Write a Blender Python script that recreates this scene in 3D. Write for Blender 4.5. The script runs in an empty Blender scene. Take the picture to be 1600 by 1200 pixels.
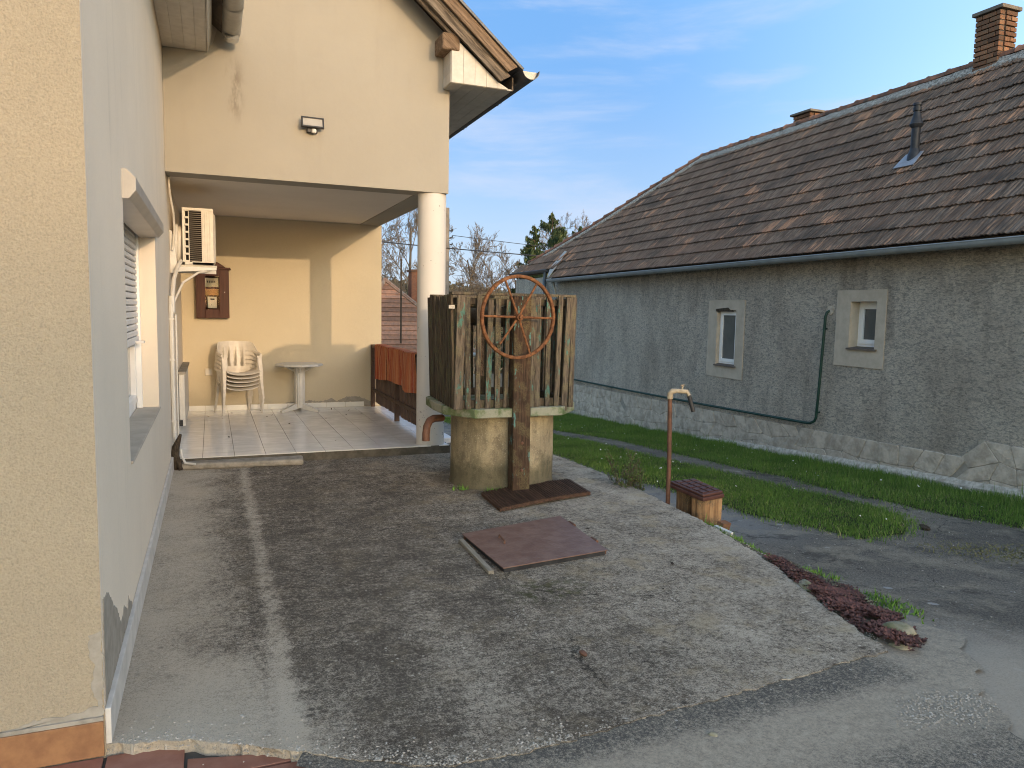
import bpy, math, random
import numpy as np
from mathutils import Vector, Matrix, noise as mnoise
random.seed(7); RNG = np.random.default_rng(7)
sc = bpy.context.scene
R = math.radians

# ------------------------------------------------------------------ camera
cam_d = bpy.data.cameras.new('camera'); cam = bpy.data.objects.new('camera', cam_d)
sc.collection.objects.link(cam); sc.camera = cam
cam_d.sensor_width = 36; cam_d.sensor_fit = 'HORIZONTAL'; cam_d.lens = 36 * 1170 / 1600
cam_d.clip_end = 2000; cam_d.clip_start = 0.05
vY = Vector((330 - 800, 478 - 600, 1170)).normalized()
vX = Vector((3640 - 800, 540 - 600, 1170)); vX = (vX - vY * vX.dot(vY)).normalized()
vZ = vX.cross(vY)
if vZ[1] > 0: vZ = -vZ
right = Vector((vX[0], vY[0], vZ[0])); down = Vector((vX[1], vY[1], vZ[1])); fwd = Vector((vX[2], vY[2], vZ[2]))
cm = Matrix((( right[0], -down[0], -fwd[0], 0), (right[1], -down[1], -fwd[1], 0), (right[2], -down[2], -fwd[2], 1.59), (0, 0, 0, 1)))
cam.matrix_world = cm

# ------------------------------------------------------------------ light
SUN = Vector((.221, -1, .156)).normalized()
sd = bpy.data.lights.new('sun', 'SUN'); sd.energy = 2.0; sd.angle = R(0.55); sd.color = (.172, .119, .071)
so = bpy.data.objects.new('sun', sd); sc.collection.objects.link(so)
so.rotation_euler = SUN.to_track_quat('Z', 'Y').to_euler(); so.location = (4, -8, 8)
w = bpy.data.worlds.new('World'); sc.world = w; w.use_nodes = True
nt = w.node_tree; nt.nodes.clear()
wo = nt.nodes.new('ShaderNodeOutputWorld'); bg = nt.nodes.new('ShaderNodeBackground')
sky = nt.nodes.new('ShaderNodeTexSky'); sky.sky_type = 'NISHITA'; sky.sun_disc = False
sky.sun_elevation = R(8.7); sky.sun_rotation = math.atan2(SUN.x, SUN.y); sky.altitude = 150
sky.air_density = 1.0; sky.dust_density = 1.0; sky.ozone_density = 1.6
tc = nt.nodes.new('ShaderNodeTexCoord')
mp = nt.nodes.new('ShaderNodeMapping'); mp.inputs['Scale'].default_value = (1.4, 2.2, 9.0); mp.inputs['Rotation'].default_value = (0, R(6), R(20))
nt.links.new(tc.outputs['Generated'], mp.inputs['Vector'])
cn = nt.nodes.new('ShaderNodeTexNoise'); cn.inputs['Scale'].default_value = 2.1; cn.inputs['Detail'].default_value = 9; cn.inputs['Roughness'].default_value = .56; cn.inputs['Distortion'].default_value = .25
nt.links.new(mp.outputs[0], cn.inputs['Vector'])
cr = nt.nodes.new('ShaderNodeMapRange'); cr.interpolation_type = 'SMOOTHSTEP'
cr.inputs['From Min'].default_value = .47; cr.inputs['From Max'].default_value = .76; cr.inputs['To Max'].default_value = .62
nt.links.new(cn.outputs['Fac'], cr.inputs['Value'])
hz = nt.nodes.new('ShaderNodeSeparateXYZ'); nt.links.new(tc.outputs['Generated'], hz.inputs[0])
def wmr(sock, a, b, lo=0., hi=1.):
    n = nt.nodes.new('ShaderNodeMapRange'); n.interpolation_type = 'SMOOTHSTEP'; nt.links.new(sock, n.inputs['Value'])
    for k_, v_ in (('From Min', a), ('From Max', b), ('To Min', lo), ('To Max', hi)): n.inputs[k_].default_value = v_
    return n.outputs[0]
hm = wmr(hz.outputs['Z'], .36, .80, .94, 0)
tint = nt.nodes.new('ShaderNodeMix'); tint.data_type = 'RGBA'; tint.blend_type = 'MULTIPLY'; tint.inputs[0].default_value = 1
nt.links.new(sky.outputs[0], tint.inputs[6]); tint.inputs[7].default_value = (.97, .91, .86, 1)
mixh = nt.nodes.new('ShaderNodeMix'); mixh.data_type = 'RGBA'
sdot = nt.nodes.new('ShaderNodeVectorMath'); sdot.operation = 'DOT_PRODUCT'; sdot.inputs[1].default_value = SUN
nt.links.new(tc.outputs['Generated'], sdot.inputs[0])
hf = nt.nodes.new('ShaderNodeMath'); hf.operation = 'MULTIPLY'; nt.links.new(hm, hf.inputs[0]); nt.links.new(wmr(sdot.outputs['Value'], .05, -.70), hf.inputs[1])
nt.links.new(hf.outputs[0], mixh.inputs[0])
deep = nt.nodes.new('ShaderNodeMix'); deep.data_type = 'RGBA'     # the sky away from the sun: pale at the horizon, blue above
nt.links.new(wmr(hz.outputs['Z'], -.05, .34), deep.inputs[0]); deep.inputs[6].default_value = (.66, .83, 1.10, 1); deep.inputs[7].default_value = (.21, .525, 1.09, 1)
nt.links.new(tint.outputs[2], mixh.inputs[6]); nt.links.new(deep.outputs[2], mixh.inputs[7])
mixc = nt.nodes.new('ShaderNodeMix'); mixc.data_type = 'RGBA'
nt.links.new(cr.outputs[0], mixc.inputs[0]); nt.links.new(mixh.outputs[2], mixc.inputs[6]); mixc.inputs[7].default_value = (.86, .98, 1.24, 1)
nt.links.new(mixc.outputs[2], bg.inputs[0]); bg.inputs[1].default_value = .15
nt.links.new(bg.outputs[0], wo.inputs[0])
sc.cycles.filter_width = 1.05
sc.view_settings.view_transform = 'Standard'; sc.view_settings.look = 'None'; sc.view_settings.gamma = 1
sc.view_settings.use_curve_mapping = False; sc.view_settings.exposure = 2.42

# ------------------------------------------------------------------ materials
class M:
    def __init__(s, name, rough=.9, spec=.3, metal=0):
        s.m = bpy.data.materials.new(name); s.m.use_nodes = True; s.nt = s.m.node_tree
        s.b = s.nt.nodes['Principled BSDF']; s.set('Roughness', rough); s.set('Specular IOR Level', spec); s.set('Metallic', metal)
        g = s.nt.nodes.new('ShaderNodeNewGeometry'); s.P = g.outputs['Position']
    def lk(s, v, sock):
        if isinstance(v, bpy.types.NodeSocket): s.nt.links.new(v, sock)
        elif isinstance(v, (tuple, list)): sock.default_value = tuple(v) + ((1,) if len(v) == 3 and sock.type == 'RGBA' else ())
        else: sock.default_value = v
    def set(s, k, v): s.lk(v, s.b.inputs[k]); return s
    def noise(s, scale, detail=4, rough=.6, vec=None, dist=0):
        n = s.nt.nodes.new('ShaderNodeTexNoise'); s.lk(vec or s.P, n.inputs['Vector']); s.lk(scale, n.inputs['Scale'])
        n.inputs['Detail'].default_value = detail; n.inputs['Roughness'].default_value = rough; n.inputs['Distortion'].default_value = dist
        return n.outputs['Fac']
    def vor(s, scale, feat='F1', vec=None, out='Distance'):
        n = s.nt.nodes.new('ShaderNodeTexVoronoi'); n.feature = feat; s.lk(vec or s.P, n.inputs['Vector']); s.lk(scale, n.inputs['Scale']); return n.outputs[out]
    def wn(s, vec):
        n = s.nt.nodes.new('ShaderNodeTexWhiteNoise'); n.noise_dimensions = '3D'; s.lk(vec, n.inputs['Vector']); return n.outputs['Value']
    def sc(s, v, k=(1, 1, 1), rot=(0, 0, 0)):
        n = s.nt.nodes.new('ShaderNodeMapping'); s.lk(v, n.inputs['Vector']); n.inputs['Scale'].default_value = k; n.inputs['Rotation'].default_value = rot; return n.outputs[0]
    def xyz(s, v=None):
        n = s.nt.nodes.new('ShaderNodeSeparateXYZ'); s.lk(v or s.P, n.inputs[0]); return n.outputs
    def comb(s, x, y, z):
        n = s.nt.nodes.new('ShaderNodeCombineXYZ')
        for i, q in enumerate((x, y, z)): s.lk(q, n.inputs[i])
        return n.outputs[0]
    def ma(s, op, a, b=0., c=0.):
        n = s.nt.nodes.new('ShaderNodeMath'); n.operation = op; s.lk(a, n.inputs[0]); s.lk(b, n.inputs[1]); s.lk(c, n.inputs[2]); return n.outputs[0]
    def ss(s, v, a, b, lo=0., hi=1.):
        n = s.nt.nodes.new('ShaderNodeMapRange'); n.interpolation_type = 'SMOOTHSTEP'
        s.lk(v, n.inputs['Value']); s.lk(a, n.inputs['From Min']); s.lk(b, n.inputs['From Max']); s.lk(lo, n.inputs['To Min']); s.lk(hi, n.inputs['To Max']); return n.outputs[0]
    def mix(s, f, a, b, mode='MIX'):
        n = s.nt.nodes.new('ShaderNodeMix'); n.data_type = 'RGBA'; n.blend_type = mode
        s.lk(f, n.inputs[0]); s.lk(a, n.inputs[6]); s.lk(b, n.inputs[7]); return n.outputs[2]
    def rnd(s):
        return s.nt.nodes.new('ShaderNodeObjectInfo').outputs['Random']
    def bump(s, h, strength=.5, dist=.01, prev=None):
        n = s.nt.nodes.new('ShaderNodeBump'); s.lk(h, n.inputs['Height']); n.inputs['Strength'].default_value = strength; n.inputs['Distance'].default_value = dist
        if prev is not None: s.lk(prev, n.inputs['Normal'])
        s.lk(n.outputs[0], s.b.inputs['Normal']); return n.outputs[0]

def simple(name, c1, c2=None, scale=6, rough=.8, bump=.3, bscale=60, bd=.003, spec=.3, metal=0, st=(1, 1, 1), rv=0, detail=5):
    m = M(name, rough, spec if rough < .85 else .04, metal); v = m.sc(m.P, st) if st != (1, 1, 1) else m.P
    c2 = c2 or tuple(x * .75 for x in c1)
    col = m.mix(m.ss(m.noise(scale, detail, .65, v), .32, .68), c1, c2)
    if rv: col = m.mix(1.0, col, m.mix(m.rnd(), (1 - rv,) * 3, (1 + rv * .4,) * 3), 'MULTIPLY')
    m.set('Base Color', col)
    if bump: m.bump(m.noise(bscale, 4, .65, v), bump, bd)
    return m.m

def stucco(name, c, grain=420, bd=.0022, stain=.12):
    m = M(name, 1., .03)
    n1 = m.noise(1.1, 5, .6); n2 = m.noise(m_ := 9, 5, .7)
    st = m.noise(1, 6, .65, m.sc(m.P, (7, 7, .7)))
    col = m.mix(m.ss(n1, .3, .7), c, tuple(x * .93 for x in c))
    col = m.mix(m.ss(st, .55, .8, 0, stain), col, (.25, .21, .16))
    g = m.noise(grain, 3, .7)
    col = m.mix(m.ss(g, .50, .66, 0, .42), col, tuple(x * .60 for x in c)); col = m.mix(m.ss(g, .46, .34, 0, .35), col, tuple(min(1, x * 1.22) for x in c))
    m.set('Base Color', col)
    b = m.bump(m.noise(18, 3, .5), .25, .006); m.bump(g, 1.0, bd, b)
    return m
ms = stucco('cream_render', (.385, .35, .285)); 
# a few dirt runs on the facade below the gutter and at the inner corner
x, y, z = ms.xyz()
nn = ms.noise(14, 5, .7, ms.sc(ms.P, (1, 1, .35)))
d = ms.ma('ABSOLUTE', ms.ma('SUBTRACT', ms.ma('ADD', x, ms.ma('MULTIPLY', nn, .10)), .31))
run = ms.ma('MULTIPLY', ms.ss(d, .0, .11, 1, 0), ms.ma('MULTIPLY', ms.ss(z, 3.25, 3.65), ms.ma('MULTIPLY', ms.ss(z, 3.75, 4.05, 1, 0), ms.ss(y, 7.8, 7.9))))
run = ms.ma('MULTIPLY', run, ms.ss(nn, .38, .62, 0, .75))
bc = ms.b.inputs['Base Color'].links[0].from_socket
ms.set('Base Color', ms.mix(run, bc, (.17, .14, .11)))
CREAM = ms.m
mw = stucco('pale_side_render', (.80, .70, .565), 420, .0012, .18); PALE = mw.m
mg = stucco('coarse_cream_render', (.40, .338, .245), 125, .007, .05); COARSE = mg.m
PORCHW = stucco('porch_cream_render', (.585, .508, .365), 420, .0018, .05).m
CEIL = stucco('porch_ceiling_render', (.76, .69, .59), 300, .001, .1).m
mc = M('painted_column', .75, .25)
nz = mc.noise(16, 5, .7); zz = mc.xyz()[2]
chip = mc.ma('MULTIPLY', mc.ss(nz, .615, .63), mc.ss(zz, .25, .75, 1, .0))
chip = mc.ma('MAXIMUM', chip, mc.ma('MULTIPLY', mc.ss(mc.noise(30, 4), .69, .70), .7))
mc.set('Base Color', mc.mix(chip, mc.mix(mc.noise(2), (.66, .62, .56), (.58, .545, .485)), (.16, .14, .12))); mc.bump(mc.ma('ADD', chip, mc.ma('MULTIPLY', mc.noise(120), .2)), .5, -.003)
COLUMN = mc.m
PATCH = simple('grey_plaster_patch', (.37, .335, .28), (.29, .26, .215), 14, .95, .5, 60, .002)
SKIRT = simple('grey_skirting', (.62, .58, .52), (.50, .47, .42), 8, .75, .2, 50, .001)
WPLAST = simple('white_plastic', (.62, .60, .55), (.55, .53, .48), 7, .4, .08, 60, .0005, .4)
CPLAST = simple('chair_plastic', (.66, .61, .52), (.57, .52, .44), 9, .42, .1, 60, .0005, .4)
WPVC = simple('white_window_profile', (.88, .86, .82), (.82, .80, .76), 5, .35, .03)
SLAT = simple('shutter_slat_plastic', (.78, .75, .70), (.7, .67, .62), 8, .5, .05)
BOXAL = simple('shutter_box_aluminium', (.40, .375, .34), (.33, .31, .285), 3, .38, .05, spec=.5)
SOFF = simple('soffit_board_plastic', (.56, .52, .45), (.48, .44, .375), 9, .5, .06, rv=.08)
ZINC = simple('dark_zinc', (.075, .078, .082), (.12, .12, .12), 7, .5, .2, 40, .001, .5, .35)
ZINCL = simple('pale_zinc', (.42, .40, .35), (.33, .31, .27), 7, .5, .2, 40, .001, .5, .3)
GUTTER = simple('blue_grey_gutter', (.30, .33, .34), (.22, .25, .26), 4, .42, .08, spec=.5)
DGUTTER = simple('dark_grey_gutter', (.05, .062, .07), (.075, .085, .09), 4, .4, .08, spec=.5)
DARK = simple('dark_gap', (.02, .018, .016), None, 6, .9, 0)
BLACKP = simple('black_plastic', (.022, .022, .024), (.04, .04, .042), 9, .45, .05)
def wood(name, c1, c2, axis=2, rough=.85, fine=90, moss=None, paint=None, rv=.25, bd=.004, roty=0.):
    m = M(name, rough, .2)
    k = [1., 1., 1.]; k[axis] = .07
    off = m.ma('MULTIPLY', m.rnd(), 37.0)
    v0 = m.nt.nodes.new('ShaderNodeVectorMath'); v0.operation = 'ADD'; m.lk(m.P, v0.inputs[0]); m.lk(m.comb(off, off, off), v0.inputs[1])
    vr_ = m.sc(v0.outputs[0], (1, 1, 1), (0, roty, 0)) if roty else v0.outputs[0]
    v = m.sc(vr_, k)
    g = m.noise(fine, 5, .7, v); gl = m.noise(9, 4, .6, v0.outputs[0])
    col = m.mix(m.ss(g, .3, .7), c1, c2)
    col = m.mix(1.0, col, m.mix(m.rnd(), (1 - rv,) * 3, (1 + rv * .5,) * 3), 'MULTIPLY')
    if moss: col = m.mix(m.ma('MULTIPLY', m.ss(gl, .45, .62), m.ss(m.noise(150, 4, .8), .40, .62)), col, moss)
    if paint:
        pn = m.noise(7, 6, .75, m.sc(v0.outputs[0], (1.6, 1.6, .55)))
        col = m.mix(m.ma('MULTIPLY', m.ss(pn, .585, .61), m.ss(g, .36, .46)), col, paint)
    m.set('Base Color', col); b = m.bump(m.ss(g, .3, .6), .7, bd); m.bump(m.noise(220, 3), .3, .001, b)
    return m.m
BARGE = wood('weathered_barge_wood', (.055, .043, .032), (.24, .19, .14), 0, fine=60, roty=R(-39.85))
BARGE2 = wood('brown_barge_wood', (.10, .065, .04), (.30, .205, .13), 0, fine=50, roty=R(-39.85))
SLATW = wood('mossy_old_slat_wood', (.045, .036, .027), (.175, .138, .10), 2, moss=(.19, .165, .09), paint=(.09, .19, .15))
SLATD = wood('dark_old_slat_wood', (.035, .026, .018), (.12, .09, .06), 2, moss=(.10, .10, .05))
POSTW = wood('old_painted_post_wood', (.045, .028, .019), (.125, .075, .045), 2, moss=(.15, .12, .06), paint=(.11, .23, .20))
RAILW = wood('dark_brown_railing_paint', (.075, .045, .03), (.115, .068, .045), 2, rough=.55, fine=30, rv=.12, bd=.001)
CABW = wood('mahogany_cabinet_wood', (.045, .013, .008), (.075, .022, .012), 2, rough=.45, fine=40, rv=.05, bd=.0008)
STUMPW = wood('orange_split_stump_wood', (.20, .10, .045), (.42, .25, .12), 2, fine=45, moss=(.10, .085, .06), bd=.008)
LATH = wood('pale_lath_wood', (.28, .24, .18), (.40, .35, .27), 1)
BARK = wood('dark_bark', (.03, .022, .016), (.10, .075, .05), 2, bd=.012)
GLASS = simple('dark_window_glass', (.10, .10, .10), (.14, .135, .13), 2, .06, 0, spec=.7)
TILEW = M('white_floor_tile', .16, .5)
TILEW.set('Base Color', TILEW.mix(TILEW.ss(TILEW.noise(3, 5, .6, TILEW.sc(TILEW.P, (1, 5, 1))), .35, .7), (.80, .78, .73), (.70, .68, .63)))
TILEW.set('Roughness', TILEW.ss(TILEW.noise(5), .3, .7, .10, .26)); TILEW.bump(TILEW.noise(4), .05, .004); TILEW = TILEW.m
GROUT = simple('dark_grout', (.085, .078, .068), None, 20)
SILLM = simple('tan_sill', (.52, .46, .37), (.42, .37, .30), 7, .9, .3, 60, .002)
CEMENT = simple('cement_edge', (.36, .325, .27), (.22, .20, .165), 9, .95, .6, 70, .004)
DCEMENT = simple('dark_mossy_cement', (.075, .068, .055), (.14, .125, .10), 7, .95, .6, 60, .004)
LIME = simple('pale_lime_footing', (.60, .54, .45), (.34, .30, .24), 13, .95, .6, 40, .006)
TERRA = simple('red_stone_tile', (.22, .085, .055), (.30, .14, .10), 5, .45, .35, 18, .004, .4, rv=.18)
OTILE = simple('orange_skirting_tile', (.31, .155, .07), (.22, .105, .05), 12, .5, .1, 60, .001, .4)
RUST = simple('rusty_orange_paint', (.235, .108, .050), (.10, .046, .026), 30, .85, .7, 130, .002, .2)
RUSTB = simple('rusty_brown_pipe', (.17, .08, .048), (.10, .05, .032), 14, .6, .2, 80, .001)
BRASSY = simple('beige_fitting', (.42, .35, .24), (.32, .25, .16), 20, .5, .2)
HATCHM = M('brown_checker_plate', .55, .4)
vv = HATCHM.sc(HATCHM.P, (38, 38, 1), (0, 0, R(20)))
ck = HATCHM.vor(1.0, 'F1', HATCHM.sc(vv, (1, 1, 0)))
HATCHM.set('Base Color', HATCHM.mix(HATCHM.ss(HATCHM.noise(9, 6, .7), .35, .7), (.15, .080, .060), (.21, .130, .098)))
HATCHM.bump(HATCHM.ss(ck, .2, .45, 1, 0), .6, .002); HATCHM = HATCHM.m
MATM = wood('rusty_ribbed_board', (.045, .026, .018), (.12, .066, .042), 1, fine=50, bd=.002)
BINLID = simple('dark_brown_lid_plastic', (.085, .032, .024), (.12, .055, .04), 11, .5, .15)
PIPEG = simple('dark_green_pipe_paint', (.012, .04, .028), (.02, .055, .04), 9, .45, .1)
CAPM = M('mossy_pale_cap_concrete', .95, .2)
cn_ = CAPM.noise(6, 6, .7)
CAPM.set('Base Color', CAPM.mix(CAPM.ss(cn_, .42, .6), CAPM.mix(CAPM.noise(60, 3), (.36, .35, .26), (.26, .25, .18)), (.13, .165, .075))); CAPM.bump(CAPM.noise(50, 5, .7), .6, .005); CAPM = CAPM.m
WELLM = M('weathered_well_concrete', .95, .2)
zz = WELLM.xyz()[2]; a = WELLM.noise(5, 6, .7); f1 = WELLM.noise(70, 4, .75)
base = WELLM.mix(WELLM.ss(WELLM.noise(3.2, 4, .6), .35, .65), (.52, .42, .26), (.34, .275, .175))
base = WELLM.mix(WELLM.ss(WELLM.noise(7, 6, .75), .50, .62, 0, .6), base, (.16, .13, .09))
base = WELLM.mix(WELLM.ss(WELLM.noise(95, 6, .8), .50, .66, 0, .6), base, (.13, .105, .075)); base = WELLM.mix(WELLM.ss(WELLM.noise(1.7, 5, .7, WELLM.sc(WELLM.P, (3, 3, .6))), .45, .62, 0, .55), base, (.15, .13, .085))
base = WELLM.mix(WELLM.ss(WELLM.vor(60), .10, .22, .55, 0), base, (.75, .68, .50))
low = WELLM.ma('MULTIPLY', WELLM.ss(WELLM.ma('ADD', zz, WELLM.ma('MULTIPLY', a, .5)), .38, .62, 1, 0), .75)
WELLM.set('Base Color', WELLM.mix(low, base, (.075, .070, .042))); WELLM.bump(f1, .9, .008); WELLM = WELLM.m
BRICK = M('old_brick', .95, .2)
BRICK.set('Base Color', BRICK.mix(1.0, BRICK.mix(BRICK.ss(BRICK.noise(18, 5, .7), .35, .7), (.20, .09, .055), (.16, .10, .068)), BRICK.mix(BRICK.rnd(), (.55, .6, .6), (1.45, 1.5, 1.3)), 'MULTIPLY'))
BRICK.bump(BRICK.noise(60, 5, .7), .7, .006); BRICK = BRICK.m
MORTAR = simple('dark_mortar', (.05, .042, .036), None, 20)
CHCAP = simple('chimney_cap_concrete', (.19, .165, .135), (.12, .105, .09), 10, .95, .5)
SOIL = simple('dark_grass_soil', (.035, .045, .018), (.055, .05, .03), 9, 1, .8, 40, .02)

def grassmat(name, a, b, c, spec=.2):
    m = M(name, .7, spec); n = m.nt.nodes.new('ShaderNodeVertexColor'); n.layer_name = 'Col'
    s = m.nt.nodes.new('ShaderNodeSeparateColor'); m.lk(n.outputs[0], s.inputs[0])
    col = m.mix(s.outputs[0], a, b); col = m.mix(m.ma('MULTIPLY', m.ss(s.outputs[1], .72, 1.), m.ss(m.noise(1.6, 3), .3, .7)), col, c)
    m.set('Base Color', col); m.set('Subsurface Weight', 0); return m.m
GRASS = grassmat('grass_blades', (.045, .095, .018), (.14, .245, .04), (.30, .34, .11))
CLOVER = grassmat('clover_leaves', (.07, .15, .02), (.17, .31, .05), (.25, .34, .09))
SEDUM = grassmat('sedum_leaves', (.055, .032, .026), (.17, .075, .060), (.22, .22, .13))
TWIG = grassmat('dry_twigs', (.10, .075, .05), (.17, .125, .08), (.24, .19, .12))
TREEB = grassmat('bare_branches', (.085, .070, .055), (.15, .12, .09), (.17, .13, .09))
NEEDLE = grassmat('spruce_needles', (.018, .036, .016), (.055, .08, .03), (.11, .105, .045))
LEAFG = grassmat('small_green_leaves', (.05, .08, .02), (.10, .15, .04), (.16, .14, .06))

def slabmat():
    m = M('lichen_stained_concrete', 1., .04)
    x, y, z = m.xyz()
    wv = m.noise(1.7, 5, .6); w2 = m.noise(6, 5, .65); w3 = m.noise(.55, 3, .5)
    xp = m.ma('ADD', x, m.ma('ADD', m.ma('MULTIPLY', m.ma('SUBTRACT', wv, .5), .42), m.ma('MULTIPLY', m.ma('SUBTRACT', w2, .5), .28)))
    xs = m.ma('ADD', x, m.ma('ADD', m.ma('MULTIPLY', m.ma('SUBTRACT', w2, .5), .10), m.ma('MULTIPLY', m.ma('SUBTRACT', w3, .5), .08)))
    edge = m.ss(y, 2.6, 3.9, .34, .02)          # pale strip along the house, wider towards the terrace
    palel = m.ss(m.ma('SUBTRACT', xp, edge), -.30, .32, 1, 0)
    st1 = m.ma('MULTIPLY', m.ss(m.ma('ABSOLUTE', m.ma('SUBTRACT', xs, .265)), .01, .075, 1, 0), m.ma('ADD', .2, m.ma('MULTIPLY', wv, .55)))
    st2 = m.ma('MULTIPLY', m.ma('MULTIPLY', m.ss(m.ma('ABSOLUTE', m.ma('SUBTRACT', xp, 1.02)), .02, .24, 1, 0), m.ss(y, 4.6, 3.2, .0, 1)), .24)
    right = m.ss(xp, 1.1, 2.6, 0, .34)
    nearr = m.ma('MULTIPLY', m.ss(y, 4.2, 2.6), .10)
    edger = m.ma('MULTIPLY', m.ss(xp, 3.0, 3.5), m.ss(wv, .42, .6, 0, .35))
    farb = m.ma('MULTIPLY', m.ss(y, 6.7, 7.6), .10)
    zone = m.ma('ADD', m.ma('ADD', m.ma('MULTIPLY', palel, .68), st1), m.ma('ADD', m.ma('ADD', st2, right), m.ma('ADD', nearr, m.ma('ADD', edger, farb))))
    zone = m.ma('ADD', zone, m.ma('ADD', m.ma('MULTIPLY', m.ma('SUBTRACT', m.noise(2.3, 5, .6), .5), .9), m.ma('MULTIPLY', m.ma('SUBTRACT', m.noise(7.5, 5, .75), .5), m.ss(palel, 0, 1, 1.5, .4))))
    fine = m.noise(110, 6, .9); mid = m.noise(34, 6, .85); gr = m.vor(190, 'F1')
    sp = m.ma('ADD', m.ma('ADD', m.ma('MULTIPLY', m.ma('SUBTRACT', fine, .5), m.ss(palel, 0, 1, 4.3, 3.0)), m.ma('MULTIPLY', m.ma('SUBTRACT', mid, .5), m.ss(palel, 0, 1, 3.4, 1.8))), zone)
    fac = m.ss(sp, -.22, .92)
    dk = m.mix(w2, (.085, .070, .054), (.15, .125, .098)); lt = m.mix(m.noise(3, 4), (.64, .55, .43), (.44, .375, .29))
    lt = m.mix(m.ma('MULTIPLY', palel, .7), lt, (.60, .515, .40))
    col = m.mix(fac, dk, lt)
    col = m.mix(m.ma('MULTIPLY', m.ss(gr, .30, .05, 0, .55), m.ss(fine, .5, .62)), col, (.78, .72, .60))
    col = m.mix(m.ma('MULTIPLY', m.ss(m.noise(130, 3, .7), .56, .66), m.ss(palel, 0, 1, .75, .35)), col, (.045, .038, .03))
    # lichen blots, dark rings
    bl = m.ma('MULTIPLY', m.ss(m.vor(17, 'F1', m.sc(m.P, (1, 1, 0))), .16, .30, 1, 0), m.ss(m.noise(1.9, 3), .46, .60))
    col = m.mix(m.ma('MULTIPLY', m.ma('MULTIPLY', bl, m.ss(zone, .9, .3, 0, 1)), m.ss(fine, .35, .6, .2, .75)), col, (.05, .044, .037))
    # exposed white pebbles
    pv = m.sc(m.P, (1, 1, 0)); pd = m.vor(34, 'F1', pv); pc = m.xyz(m.vor(34, 'F1', pv, 'Color'))
    peb = m.ma('MULTIPLY', m.ss(pd, .18, .26, 1, 0), m.ss(pc[0], .72, .74))
    expo = m.ma('MULTIPLY', m.ss(y, 5.0, 2.7, .35, 1), m.ss(m.noise(1.3, 4), .40, .58))
    col = m.mix(m.ma('MULTIPLY', m.ma('MULTIPLY', peb, expo), .8), col, m.mix(pc[1], (.80, .74, .64), (.46, .38, .28)))
    # moss near the hatch and tan near the right edge
    dm = m.ma('ADD', m.ma('POWER', m.ma('SUBTRACT', x, 1.75), 2.), m.ma('POWER', m.ma('MULTIPLY', m.ma('SUBTRACT', y, 3.78), 1.5), 2.))
    moss = m.ma('MULTIPLY', m.ss(dm, .01, .13, 1, 0), m.ss(m.noise(12, 5), .46, .62))
    col = m.mix(m.ma('MULTIPLY', moss, .7), col, (.065, .070, .025))
    # dark ring around the well, tan dust beside the porch
    dw = m.ma('ADD', m.ma('POWER', m.ma('SUBTRACT', x, 2.52), 2.), m.ma('POWER', m.ma('SUBTRACT', y, 6.52), 2.))
    col = m.mix(m.ma('MULTIPLY', m.ss(dw, .26, .52, 1, 0), m.ss(w2, .35, .6, .2, .7)), col, (.13, .105, .075))
    col = m.mix(m.ma('MULTIPLY', m.ss(dm, 40, 60), 0.), col, (.2, .2, .2))
    tan = m.ma('MULTIPLY', m.ma('MULTIPLY', m.ss(m.noise(3.1, 6, .7), .50, .66), m.ss(x, .5, 3.0, .15, .65)), m.ss(fine, .35, .6, .3, 1)); col = m.mix(tan, col, (.46, .36, .22))
    crk = m.ma('MULTIPLY', m.ss(m.vor(1.1, 'DISTANCE_TO_EDGE', m.comb(m.ma('ADD', x, m.ma('MULTIPLY', w2, .35)), m.ma('ADD', y, m.ma('MULTIPLY', wv, .3)), 0.)), .0, .007, 1, 0), m.ss(m.noise(.8, 2), .52, .60)); col = m.mix(m.ma('MULTIPLY', crk, .8), col, (.03, .027, .022))
    m.set('Base Color', col)
    b = m.bump(m.ma('ADD', m.noise(3, 4), m.ma('MULTIPLY', mid, .3)), .35, .02)
    m.bump(m.ma('ADD', fine, m.ma('MULTIPLY', m.ma('MULTIPLY', peb, expo), .6)), 1., .010, b)
    return m.m
SLABM = slabmat()

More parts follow.
